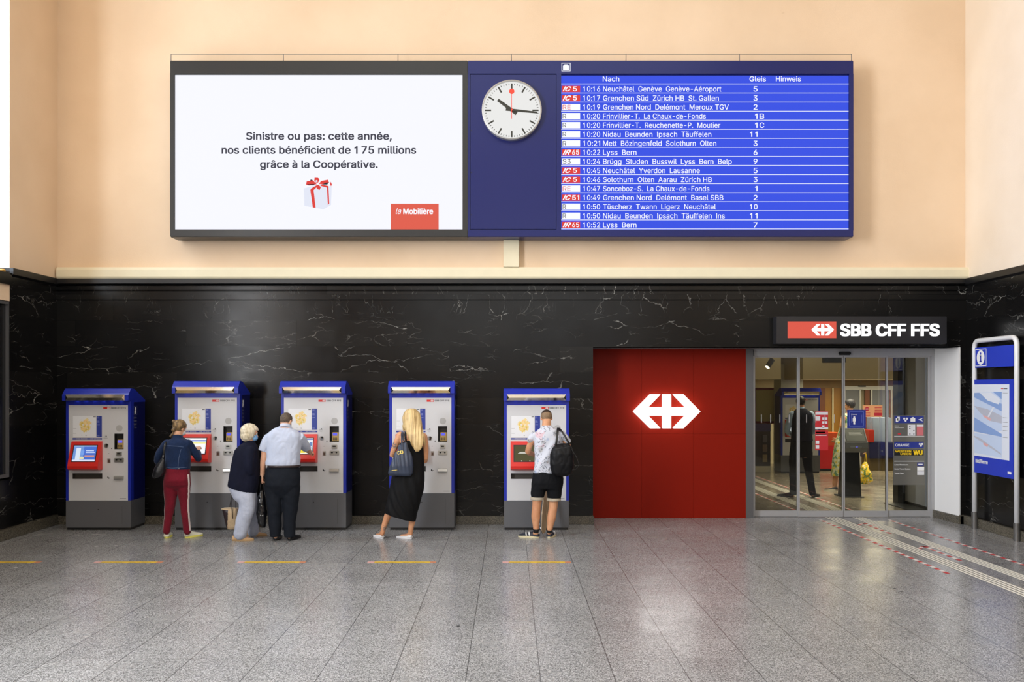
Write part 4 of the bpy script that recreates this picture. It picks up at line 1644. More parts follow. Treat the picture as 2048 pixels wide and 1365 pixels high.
ipoly([(0, .12), (.8, .10), (.8, .62), (0, .66)], M_MLL, .001)
ipoly([(0, .12), (.15, .115), (.8, .26), (.8, .36), (.45, .28), (0, .18)], M_ML, .002)
ipoly([(.55, .10), (.8, .10), (.8, .2)], M_ML, .002)
ipoly([(.18, .12), (.5, .11), (.76, .2), (.72, .27), (.4, .22)], M_MP, .0025)
ipoly([(0, .30), (.4, .34), (.8, .42), (.8, .52), (.5, .5), (.2, .40)], M_MG, .002)
ipoly([(0, .46), (.35, .55), (.8, .66), (.8, .70), (0, .66)], M_ML, .002)
ipoly([(.56, .30), (.6, .31), (.44, .45), (.40, .44)], M_MP, .003)
ipoly([(.26, .42), (.5, .46), (.48, .50), (.3, .45)], mat('map_red', (226, 176, 176), 0.4), .003)
ipoly([(0, .68), (.8, .70), (.8, .98), (0, .96)], M_MLL, .001)
ipoly([(0, .72), (.2, .75), (.78, .92), (.78, .94), (.2, .79), (0, .74)], M_MG, .002)
ipoly([(.28, .80), (.42, .82), (.40, .86), (.28, .83)], mat('map_red', (226, 176, 176), 0.4), .003)
for v in (.115, .44, .50, .555, .61, .70):
    ipoly([(.83, v), (.96, v), (.96, v + .004), (.83, v + .004)], M_ALU_D, .002)
ipoly([(.78, .05), (.84, .05), (.84, .062), (.78, .062)], M_RED, .002)
ipoly([(.85, .05), (.95, .05), (.95, .062), (.85, .062)], M_ALU_D, .002)
put(b, 'town_map', mpn)
b = MB()
b.text('Biel/Bienne', (xf - .001, ya - .07, .965), .05, M_TXTW, U=U, V=V, w=.33, bold=.03)
put(b, 'place_name', mpn)
b = MB()
irect(b, yb_ + .18, yb_ + .09, .88, .91, M_TXTW, .001)
put(b, 'small_logo', mpn)

# ------------------------------------------------------------------ left edge: dark showcase and cable on the sill
sc = thing('showcase', 'dark glazed showcase in the left wall below the window sill', 'showcase', (XL - .05, 11.4, .8))
O = sc.location.copy()
b = MB()
for (y0, y1, z0, z1) in ((10.62, YP - .01, .83, .87), (10.62, YP - .01, 3.17, 3.21), (10.62, 10.66, .87, 3.17), (YP - .03, YP - .01, .87, 3.17)):
    b.box(XL - .10, XL - .0, y0, y1, z0, z1, M_ALU_D)
put(b, 'frame', sc)
b = MB()
b.box(XL - .05, XL - .04, 10.64, YP - .02, .85, 3.19, mat('dark_glass', (30, 31, 33), 0.12))
put(b, 'glass_panel', sc)
b = MB()
for dz in (0, .03):
    pts = [(XL - .6 + .06 * i, 12.02 + .015 * math.sin(i * .9 + dz * 40), 3.612 + dz * .5 + .01 * abs(math.sin(i * 1.3))) for i in range(11)]
    b.tube(pts, .011, mat('orange_cable', (206, 150, 60), 0.5), 8)
tag(b.build('cable'), 'orange cables lying on the marble window sill at the left edge', 'cable')

# ------------------------------------------------------------------ people: solids united into one skin by a voxel remesh
class Solid:
    def __init__(self):
        self.bm = bmesh.new()

    def loft(self, rings):
        """rings: list of lists of points, same count; closed with caps"""
        vs = [[self.bm.verts.new(p) for p in r] for r in rings]
        n = len(vs[0])
        for a, c in zip(vs, vs[1:]):
            for k in range(n):
                try:
                    self.bm.faces.new((a[k], a[(k + 1) % n], c[(k + 1) % n], c[k]))
                except ValueError:
                    pass
        self.bm.faces.new(vs[0][::-1])
        self.bm.faces.new(vs[-1])
        return self

    def torso(self, secs, grow=0.0, pw=2.3, n=24):
        """secs: (centre, right vector*rx, forward vector*ry)"""
        rings = []
        for c, r, f in secs:
            rr, ff = r.length + grow, f.length + grow
            rn, fn = r.normalized(), f.normalized()
            ring = []
            for k in range(n):
                a = 2 * PI * k / n
                ca, sa = math.cos(a), math.sin(a)
                x = math.copysign(abs(ca) ** (2 / pw), ca)
                y = math.copysign(abs(sa) ** (2 / pw), sa)
                ring.append(c + rn * (rr * x) + fn * (ff * y))
            rings.append(ring)
        return self.loft(rings)

    def limb(self, pts, rad, n=12, grow=0.0, flat=1.0, ref=None, round_ends=True):
        pts = [Vector(p) for p in pts]
        rad = [r + grow for r in rad]
        P, R = [], []
        # subdivide with a smooth curve
        for i in range(len(pts) - 1):
            p0 = pts[max(i - 1, 0)]
            p1, p2 = pts[i], pts[i + 1]
            p3 = pts[min(i + 2, len(pts) - 1)]
            for k in range(4):
                t = k / 4
                q = 0.5 * ((2 * p1) + (p2 - p0) * t + (2 * p0 - 5 * p1 + 4 * p2 - p3) * t * t + (3 * p1 - p0 - 3 * p2 + p3) * t ** 3)
                P.append(p1.lerp(p2, t) * .45 + q * .55)
                s = t * t * (3 - 2 * t)
                R.append(rad[i] * (1 - s) + rad[i + 1] * s)
        P.append(pts[-1])
        R.append(rad[-1])
        rings = []
        u = None
        for i, p in enumerate(P):
            d = (P[min(i + 1, len(P) - 1)] - P[max(i - 1, 0)]).normalized()
            if ref is not None:
                u = Vector(ref)
            elif u is None:
                u = d.orthogonal()
            u = (u - d * u.dot(d)).normalized()
            w = d.cross(u)
            if i == 0 and round_ends:
                for a in (.25, .55, .85):
                    s = math.sin(a * PI / 2)
                    rings.append([p - d * (R[0] * math.cos(a * PI / 2)) + (u * math.cos(2 * PI * k / n) + w * math.sin(2 * PI * k / n) * flat) * (R[0] * s) for k in range(n)])
            rings.append([p + (u * math.cos(2 * PI * k / n) + w * math.sin(2 * PI * k / n) * flat) * R[i] for k in range(n)])
            if i == len(P) - 1 and round_ends:
                for a in (.85, .55, .25):
                    s = math.sin(a * PI / 2)
                    rings.append([p + d * (R[-1] * math.cos(a * PI / 2)) + (u * math.cos(2 * PI * k / n) + w * math.sin(2 * PI * k / n) * flat) * (R[-1] * s) for k in range(n)])
        return self.loft(rings)

    def ball(self, c, r, ax=None, n=16):
        """ellipsoid; r=(x,y,z) along axes ax (3 vectors)"""
        ax = ax or (Vector((1, 0, 0)), Vector((0, 1, 0)), Vector((0, 0, 1)))
        c = Vector(c)
        rings = []
        for i in range(1, n // 2 + 4):
            a = PI * i / (n // 2 + 4)
            rings.append([c + ax[2] * (-r[2] * math.cos(a)) + ax[0] * (r[0] * math.sin(a) * math.cos(2 * PI * k / n)) + ax[1] * (r[1] * math.sin(a) * math.sin(2 * PI * k / n)) for k in range(n)])
        return self.loft(rings)

    def finish(self, name, mats, parent, voxel=.009, smooth=2, disp=None, face=None, decimate=0.0):
        bm = self.bm
        bmesh.ops.recalc_face_normals(bm, faces=bm.faces[:])
        me = bpy.data.meshes.new(name)
        bm.to_mesh(me)
        bm.free()
        t = bpy.data.objects.new('remesh_tmp', me)
        COL.objects.link(t)
        md = t.modifiers.new('r', 'REMESH')
        md.mode = 'VOXEL'
        md.voxel_size = voxel
        md.adaptivity = decimate
        dg = bpy.context.evaluated_depsgraph_get()
        me2 = bpy.data.meshes.new_from_object(t.evaluated_get(dg))
        bpy.data.objects.remove(t)
        bpy.data.meshes.remove(me)
        bm = bmesh.new()
        bm.from_mesh(me2)
        for _ in range(smooth):
            bmesh.ops.smooth_vert(bm, verts=bm.verts, factor=.5, use_axis_x=True, use_axis_y=True, use_axis_z=True)
        if disp:
            bm.normal_update()
            mv = [(v, disp(v.co, v.normal)) for v in bm.verts]
            for v, d in mv:
                if d is None:
                    continue
                if isinstance(d, Vector):
                    v.co = d
                else:
                    v.co += v.normal * d
            for _ in range(1):
                bmesh.ops.smooth_vert(bm, verts=bm.verts, factor=.3, use_axis_x=True, use_axis_y=True, use_axis_z=True)
        bm.normal_update()
        me2.materials.clear()
        for m_ in mats:
            me2.materials.append(m_)
        for f in bm.faces:
            f.smooth = True
            if face:
                f.material_index = face(f.calc_center_median(), f.normal)
        bm.to_mesh(me2)
        bm.free()
        me2.name = name
        o = bpy.data.objects.new(name, me2)
        COL.objects.link(o)
        o.parent = parent
        return o


def skin_mat(name, rgb):
    g = NT(name)
    p = g.pos()
    c = lin(*rgb)
    n = g.noise(p, 9.0, 3.0)
    cc = g.mix(g.rng(n, .35, .65), c, (c[0] * .86, c[1] * .76, c[2] * .70, 1))
    g.set(Base_Color=cc, Roughness=0.5, Specular_IOR_Level=0.35)
    g.b.inputs['Subsurface Weight'].default_value = 0.08
    g.b.inputs['Subsurface Radius'].default_value = (0.02, 0.008, 0.004)
    return g.m


def hair_mat(name, dark, light, sx=60.0, sz=4.0, rough=.42, sy=None):
    g = NT(name)
    p = g.pos()
    q = g.vmul(p, (sx, sx if sy is None else sy, sz))
    n = g.noise(q, 1.0, 3.0, .6)
    n2 = g.noise(p, 11.0, 2.0)
    f = g.math('ADD', g.math('MULTIPLY', n, .75), g.math('MULTIPLY', n2, .25))
    g.set(Base_Color=g.mix(g.rng(f, .36, .62), lin(*dark), lin(*light)), Roughness=rough, Specular_IOR_Level=.4)
    g.bump(n, .22, .01)
    return g.m


def cloth(name, rgb, amt=.1, scale=60.0, rough=.85, sheen=0.1):
    g = NT(name)
    p = g.pos()
    c = lin(*rgb)
    n = g.noise(p, scale, 3.0, .6)
    n2 = g.noise(p, 7.0, 3.0)
    k = g.math('MULTIPLY', g.rng(n, .3, .7, 1 - amt, 1 + amt), g.rng(n2, .3, .7, 1 - amt, 1 + amt))
    g.set(Base_Color=g.mix(1.0, c, g.comb(k, k, k), 'MULTIPLY'), Roughness=rough, Specular_IOR_Level=.25)
    g.b.inputs['Sheen Weight'].default_value = sheen if max(rgb) > 60 else 0.0
    g.bump(n, .15, .004)
    return g.m


def folds(amp=.006, fx=7.0, fz=9.0, seed=0.0):
    def f(co, no):
        a = noise.noise(Vector((co.x * fx + seed, co.y * fx, co.z * fz)))
        c = noise.noise(Vector((co.x * fx * 2.3 + co.z * 6 + seed, co.y * fx * 2.0, co.z * fz * 1.6 - co.x * 9)))
        return amp * (a * 1.0 + (abs(c) - .3) * .9)
    return f


class Person:
    def __init__(self, label, Y0, px0, group=None):
        self.Y0 = Y0
        self.root = thing('person', label, 'person', (X_(px0, Y0), Y0, 0), 0, group)
        self.o = self.root.location.copy()
        self.m = Y0 / F

    def pt(self, px, py, dy=0.0):
        """photo position at depth Y0+dy, in the person's own space"""
        Y = self.Y0 + dy
        return Vector((X_(px, Y) - self.o.x, dy, Z_(py, Y)))

    def floor(self, px, py):
        Y = YF(py)
        return Vector((X_(px, Y) - self.o.x, Y - self.Y0, 0))

    def sec(self, py, xl, xr, d, dy=0.0, yaw=0.0, tilt=0.0):
        c = self.pt((xl + xr) / 2, py, dy)
        rx = (xr - xl) / 2 * (self.Y0 + dy) / F
        r = Vector((math.cos(yaw), -math.sin(yaw), 0))
        f = Vector((math.sin(yaw), math.cos(yaw), 0))
        if tilt:
            r = Vector((math.cos(tilt), 0, math.sin(tilt)))
        return (c, r * rx, f * d)


def axes(yaw, pitch, roll=0.0):
    """head axes: yaw 0 looks away from the camera, + turns to the right; pitch + looks down"""
    f = Vector((math.sin(yaw) * math.cos(pitch), math.cos(yaw) * math.cos(pitch), -math.sin(pitch)))
    r = Vector((math.cos(yaw), -math.sin(yaw), 0))
    u = r.cross(f)
    if roll:
        r, u = r * math.cos(roll) + u * math.sin(roll), u * math.cos(roll) - r * math.sin(roll)
    return r, f, u


def head(S, c, ax, s=1.0, neck=None, neck_r=.056):
    r, f, u = ax
    S.ball(c + u * .022 * s - f * .008 * s, (.074 * s, .094 * s, .094 * s), ax)
    S.ball(c - u * .045 * s + f * .030 * s, (.056 * s, .062 * s, .066 * s), ax)
    S.ball(c - u * .088 * s + f * .066 * s, (.026 * s, .022 * s, .022 * s), ax, 10)
    S.limb([c + f * .082 * s + u * .012 * s, c + f * .104 * s - u * .026 * s], [.009 * s, .016 * s], 10)
    S.ball(c + f * .084 * s - u * .056 * s, (.024 * s, .012 * s, .008 * s), ax, 10)
    S.ball(c + f * .084 * s - u * .066 * s, (.021 * s, .012 * s, .008 * s), ax, 10)
    S.ball(c + f * .080 * s + u * .030 * s, (.058 * s, .012 * s, .010 * s), ax, 12)
    for k in (-1, 1):
        S.ball(c + r * (k * .077 * s) - f * .008 * s - u * .010 * s, (.010 * s, .020 * s, .033 * s), ax, 10)
    if neck is not None:
        S.limb([neck, c - u * .045 * s - f * .020 * s], [neck_r * 1.08, neck_r], 14)


def eyes(c, ax, parent, s=1.0):
    r, f, u = ax
    for k in (-1, 1):
        b = MB()
        bm = bmesh.new()
        bmesh.ops.create_uvsphere(bm, u_segments=12, v_segments=8, radius=.0125 * s)
        b.bm(bm, mat('eye_white', (226, 222, 216), .3), True)
        p = f * (.0118 * s)
        for i in range(1):
            vs = [p + (r * math.cos(2 * PI * j / 10) + u * math.sin(2 * PI * j / 10)) * (.006 * s) for j in range(10)]
            b.add(vs, [tuple(range(10))[::-1]], mat('iris', (50, 36, 26), .3))
        o = b.build('eye', parent)
        o.location = c + f * .078 * s + r * (k * .031 * s) + u * .010 * s


def hand(S, wrist, d, palm_n, s=1.0, curl=(.5, .5, .5, .5), thumb_side=1, spread=.06, thumb=.5):
    """palm + five fingers. d: wrist->knuckles, palm_n: the way the palm faces"""
    d = d.normalized()
    palm_n = (palm_n - d * palm_n.dot(d)).normalized()
    w = d.cross(palm_n) * thumb_side                     # towards the thumb side
    S.limb([wrist, wrist + d * .030 * s, wrist + d * .088 * s], [.026 * s, .036 * s, .040 * s], 12, flat=.40, ref=w)
    lens = (.074, .082, .076, .060)
    for i in range(4):
        off = (.030 - .0205 * i) * s
        base = wrist + d * (.084 - (.004 if i in (0, 3) else 0)) * s + w * off
        fd = (d + w * spread * (1.5 - i)).normalized()
        pts, rr = [base], [.0092 * s]
        L = lens[i] * s
        cur = fd
        p = base
        for k, fr in enumerate((.45, .30, .25)):
            a = curl[i] * (.55 if k == 0 else .85)
            ang = a * (1.0 if k == 0 else 1.1)
            cur = (cur * math.cos(ang) + palm_n * math.sin(ang)).normalized() if k == 0 else (cur * math.cos(ang) + (palm_n - cur * palm_n.dot(cur)).normalized() * math.sin(ang)).normalized()
            p = p + cur * L * fr
            pts.append(p)
            rr.append((.0090, .0082, .0068)[k] * s)
        S.limb(pts, rr, 8)
    tb = wrist + d * .028 * s + w * .026 * s
    t1 = tb + (w * .75 + d * .65 + palm_n * .25 * thumb).normalized() * .042 * s
    t2 = t1 + (w * .25 + d * .9 + palm_n * .6 * thumb).normalized() * .032 * s
    S.limb([tb, t1, t2], [.013 * s, .0105 * s, .0085 * s], 8)


def shoe(P, heel, toe_dir, L, W, mats, name='shoe', sole_h=.022, top=.085, low=True, sole_mat=None, label=None, sole_col=None, open_back=False):
    """heel: floor point under the heel"""
    d = Vector((toe_dir[0], toe_dir[1], 0)).normalized()
    s = Vector((d.y, -d.x, 0))
    S = Solid()
    prof = [(-.03, .66, top * .92), (.03, .80, top), (.22, .82, top * .98), (.42, .86, top * .80), (.62, .98, top * .62), (.80, .95, top * .52), (.93, .72, top * .42), (1.0, .40, top * .30)]
    rings = []
    n = 14
    for t, w, h in prof:
        c = heel + d * (t * L)
        ring = []
        for k in range(n):
            a = 2 * PI * k / n
            x, z = math.cos(a), math.sin(a)
            zz = sole_h + (h - sole_h) * max(0, z) ** .8 if z > 0 else sole_h * .6 + sole_h * .4 * (1 + z)
            ring.append(c + s * (x * W / 2 * w * (1.0 if z <= 0 else (1 - .30 * z))) + Vector((0, 0, max(.006, zz))))
        rings.append(ring)
    S.loft(rings)
    o = S.finish(name, mats, P.root, .007, 2)
    if label:
        o['label'] = label
    S = Solid()
    rings = []
    for z in (.0, .006, sole_h * .8, sole_h):
        ring = []
        g = .003 if z < sole_h else .0
        for k in range(28):
            a = 2 * PI * k / 28
            t = .49 + .52 * math.cos(a)
            w = .36 + .11 * math.sin(min(1, max(0, t)) * 2.6)
            ring.append(heel + d * (t * L) + s * (math.copysign(abs(math.sin(a)) ** .75, math.sin(a)) * (W * w + g)) + Vector((0, 0, z)))
        rings.append(ring)
    b = MB()
    flat = [p for r in rings for p in r]
    fs = []
    for i in range(3):
        for k in range(28):
            fs.append((i * 28 + k, i * 28 + (k + 1) % 28, (i + 1) * 28 + (k + 1) % 28, (i + 1) * 28 + k))
    fs.append(tuple(range(28))[::-1])
    fs.append(tuple(range(84, 112)))
    S.bm.free()
    b.add(flat, fs, sole_mat or mats[0], False)
    b.build('sole', o)
    return o


def project(o, x, z, off=.002, y_from=-2.0):
    """point on the camera side of garment o at (x, z), lifted a little"""
    if 'bvh' not in project.cache or project.cache.get('o') is not o:
        bm = bmesh.new()
        bm.from_mesh(o.data)
        project.cache = {'o': o, 'bvh': BVHTree.FromBMesh(bm)}
        bm.free()
    h = project.cache['bvh'].ray_cast(Vector((x, y_from, z)), Vector((0, 1, 0)))
    if h[0] is None:
        h = project.cache['bvh'].find_nearest(Vector((x, 0, z)))
        if h[0] is None:
            return Vector((x, 0, z))
    return h[0] + h[1] * off


project.cache = {}


def seam(o, name, pts, r, m_, flat=None):
    """thin stitched line or strip lying on garment o through (x,z) points"""
    P = []
    for (a, c), (e, f) in zip(pts, pts[1:]):
        for k in range(6):
            t = k / 6
            P.append(project(o, a + (e - a) * t, c + (f - c) * t, r * .5))
    P.append(project(o, *pts[-1], r * .5))
    b = MB()
    b.tube(P, r, m_, 6, flat)
    return b.build(name, o)


def hair_cap(P, c, ax, mats, s=1.0, grow=.008, line=.0, back=-.06, face=None, extra=None, voxel=.006, disp_amp=.002, name='hair'):
    """short hair hugging the skull: below the hairline it sinks under the skin"""
    r, f, u = ax
    S = Solid()
    S.ball(c + u * .026 * s - f * .010 * s, (.076 * s + grow, .096 * s + grow, .092 * s + grow), ax, 24)
    if extra:
        extra(S)

    def disp(co, no):
        q = co - c
        df, du, dr = q.dot(f), q.dot(u), q.dot(r)
        lim = back * s + max(0.0, (df / s + .05)) * 1.05 * s * 1.0
        if du < lim + line:
            k = min(1.0, (lim + line - du) / (.014 * s))
            return -(grow + .014) * k
        return disp_amp * noise.noise(Vector((co.x * 60, co.y * 60, co.z * 60)))
    return S.finish(name, mats, P.root, voxel, 2, disp, face)


def ip(secs_px, P, grow=0.0):
    return [P.sec(*a) for a in secs_px]

M_SKIN = skin_mat('skin_light', (226, 178, 148))
M_SKIN2 = skin_mat('skin_tan', (214, 160, 122))
M_STITCH = mat('stitch_thread', (96, 116, 150), .8)
UP = Vector((0, 0, 1))


def surface(o, p):
    """nearest point on garment o"""
    project(o, 0, 0)
    h = project.cache['bvh'].find_nearest(p)
    return h[0] + h[1] * .0015


class Anchor(Person):
    """same photo-to-place conversion for a thing a person carries"""
    def __init__(self, name, label, cat, Y0, px0, py0, group=None):
        self.Y0 = Y0
        self.root = thing(name, label, cat, (X_(px0, Y0), Y0, Z_(py0, Y0)), 0, group)
        self.o = self.root.location.copy()
        self.m = Y0 / F

    def pt(self, px, py, dy=0.0):
        Y = self.Y0 + dy
        return Vector((X_(px, Y) - self.o.x, dy, Z_(py, Y) - self.o.z))


def foot_bone(S, heel, toe_dir, L, ankle):
    d = Vector((toe_dir[0], toe_dir[1], 0)).normalized()
    S.limb([ankle + d * .02, heel + d * (.27 * L) + UP * .044, heel + d * (.72 * L) + UP * .028], [.027, .024, .022], 10)


# ---------------------------------------------------------------- woman in denim jacket and red track trousers
def denim_woman():
    P = Person('woman with blonde hair bun in a denim jacket and dark red trousers, tapping the screen', 12.12, 351)
    jk = [(939, 332, 380, .115), (925, 331, 380.5, .118), (905, 330.5, 381, .122), (893, 330, 381, .12), (886, 332, 379, .108), (880, 338, 373, .092), (876, 344, 366, .072), (871, 346, 364, .060)]
    pv = [(980, 339, 371, .07), (970, 328, 380.5, .12, -.01), (960, 328, 380.5, .135, -.015), (948, 330, 380, .126), (935, 332, 379, .112)]
    LL = ([(341, 966), (341.5, 984), (340, 1013), (336.5, 1037), (333, 1063)], [.100, .092, .070, .054, .050])
    RL = ([(368, 966), (368, 984), (369, 1013), (371.5, 1037), (374.5, 1063)], [.094, .084, .062, .054, .052])
    lh, rh = P.floor(332.5, 1077.3), P.floor(371, 1076.6)
    ltd, rtd = (-.16, 1), (.62, .78)
    la = [P.pt(335, 888), P.pt(320, 906, .02), P.pt(314.5, 922, .06), P.pt(322, 930, .26)]
    ra = [P.pt(375, 888), P.pt(389, 905, .09), P.pt(397, 918, .17), P.pt(396.5, 902.5, .36)]
    ax = axes(.55, .32)
    c = P.pt(359.5, 857, .03)
    S = Solid()
    S.torso(ip(jk, P), -.014)
    S.torso(ip(pv, P), -.014)
    for pts, rr in (LL, RL):
        S.limb([P.pt(*p) for p in pts], rr, 12, -.014)
    foot_bone(S, lh, ltd, .25, P.pt(333, 1064, .02))
    foot_bone(S, rh, rtd, .25, P.pt(374.5, 1064, .02))
    S.limb(la, [.048, .042, .036, .026], 12)
    S.limb(ra, [.048, .042, .036, .026], 12)
    head(S, c, ax, .92, P.pt(354.5, 879, 0), .052)
    hd = (P.pt(397.5, 893, .46) - ra[-1])
    hand(S, ra[-1], hd, Vector((-.1, .85, -.5)), .92, (.08, 1.0, 1.1, 1.15), 1, .03, .8)
    hand(S, la[-1], Vector((.25, .9, -.25)), Vector((.9, -.2, 0)), .92, (.7, .75, .8, .8), -1)
    body = S.finish('body', [M_SKIN], P.root, .0055, 2)
    eyes(c, ax, P.root, .92)
    # jacket
    S = Solid()
    S.torso(ip(jk, P))
    S.limb([P.pt(334, 888)] + la[1:3] + [la[2].lerp(la[3], .8)], [.060, .054, .047, .040], 14)
    S.limb([P.pt(376, 888)] + ra[1:3] + [ra[2].lerp(ra[3], .8)], [.060, .054, .047, .041], 14)
    S.limb([P.pt(354.5, 877, 0), P.pt(355, 871.5, .01)], [.066, .070], 14, round_ends=False)
    j = S.finish('denim_jacket', [cloth('denim', (22, 42, 78), .22, 90)], P.root, .008, 2, folds(.005, 9, 8, 1.0))

    def q(px, py):
        v = P.pt(px, py)
        return (v.x, v.z)
    seam(j, 'stitching', [q(331.5, 892), q(345, 891.2), q(360, 892), q(372, 894)], .0030, M_STITCH)
    seam(j, 'stitching', [q(333, 896), q(336, 915), q(335.5, 934)], .0026, M_STITCH)
    seam(j, 'stitching', [q(368, 898), q(364, 915), q(362, 934)], .0026, M_STITCH)
    seam(j, 'waistband_seam', [q(333, 934), q(350, 935.5), q(378, 934)], .0026, M_STITCH)
    for px in (336, 364):
        b = MB()
        p = project(j, *q(px, 936.5), .001)
        b.cyl(p, p + Vector((0, -.004, 0)), .009, .008, M_STEEL, 12)
        b.build('metal_button', j)
    # trousers with white side stripes
    S = Solid()
    S.torso(ip(pv, P))
    for pts, rr in (LL, RL):
        S.limb([P.pt(*p) for p in pts], rr, 14)
    tr = S.finish('track_trousers', [cloth('dark_red_jersey', (112, 16, 36), .12, 50)], P.root, .008, 9, folds(.005, 8, 7, 4.0))
    for (pts, rr), side, ang in ((RL, 1, -20), (LL, -1, 4)):
        a = math.radians(ang)
        dv = Vector((math.cos(a) * side, math.sin(a), 0))
        cen = [P.pt(352 + side * 12, 948)] + [P.pt(*p) for p in pts[1:]]
        path = []
        for p, q in zip(cen, cen[1:]):
            for k in range(7):
                path.append(surface(tr, p.lerp(q, k / 7) + dv * .16))
        path.append(surface(tr, cen[-1] + dv * .12))
        b = MB()
        b.tube(path, 0, mat('stripe_white', (222, 208, 206), .8), 8, (.034, .005, (-dv.y * side, dv.x * side, 0)))
        b.build('side_stripe', tr)
    wm = [mat('trainer_white', (226, 226, 206), .6)]
    sm = mat('trainer_sole_yellow', (232, 226, 110), .6)
    shoe(P, lh, ltd, .26, .098, wm, 'trainer', .026, .098, sole_mat=sm)
    shoe(P, rh, rtd, .26, .098, wm, 'trainer', .026, .098, sole_mat=sm)
    r, f, u = ax

    def ex(S):
        k = P.pt(347.5, 843.5, -.02)
        S.ball(k, (.026, .026, .026))
        S.limb([k, P.pt(350.5, 848, -.03)], [.020, .026], 10)
        S.limb([P.pt(344.5, 868, -.05), P.pt(341.5, 873, -.06), P.pt(339, 876, -.06)], [.016, .012, .006], 8)
        S.limb([P.pt(347, 860, -.055), P.pt(345, 868, -.055)], [.03, .018], 10)
    hair_cap(P, c, ax, [hair_mat('hair_dark_blonde', (44, 32, 20), (150, 122, 82), 34, 16)], .92, .012, 0, -.075, extra=ex)
    S = Solid()
    S.ball(c + f * .052 - u * .048, (.054, .052, .046), ax)
    S.finish('face_mask', [mat('mask_white', (214, 216, 222), .8)], P.root, .006, 1)

    # shoulder bag
    B = Anchor('shoulder_bag', 'black slouchy shoulder bag hanging at the left side of the woman in denim', 'bag', 12.0, 318, 957)
    S = Solid()
    S.torso([B.sec(956.5, 306, 314, .02), B.sec(952, 304.5, 325, .05), B.sec(944, 306, 330, .065), B.sec(934, 311, 331, .06), B.sec(924, 317.5, 331, .045), B.sec(916, 322, 329.5, .02)], 0, 2.2)
    bg_ = S.finish('bag_body', [mat('black_leather', (24, 25, 30), .32)], B.root, .008, 2, folds(.009, 8, 6, 9.0))
    b = MB()
    b.tube([B.pt(326.5, 917, 0), B.pt(327.5, 905, -.005), B.pt(329, 894, -.01), B.pt(331, 886.5, .03), B.pt(332.5, 882.6, .12), B.pt(334, 887, .21)], 0, M_BLACK, 8, (.028, .008, (1, .2, 0)))
    b.build('strap', B.root)
    b = MB()
    b.cyl(B.pt(326, 916, -.02), B.pt(326.4, 911, -.02), .010, .010, M_STEEL, 10)
    b.build('buckle', B.root)
    return P


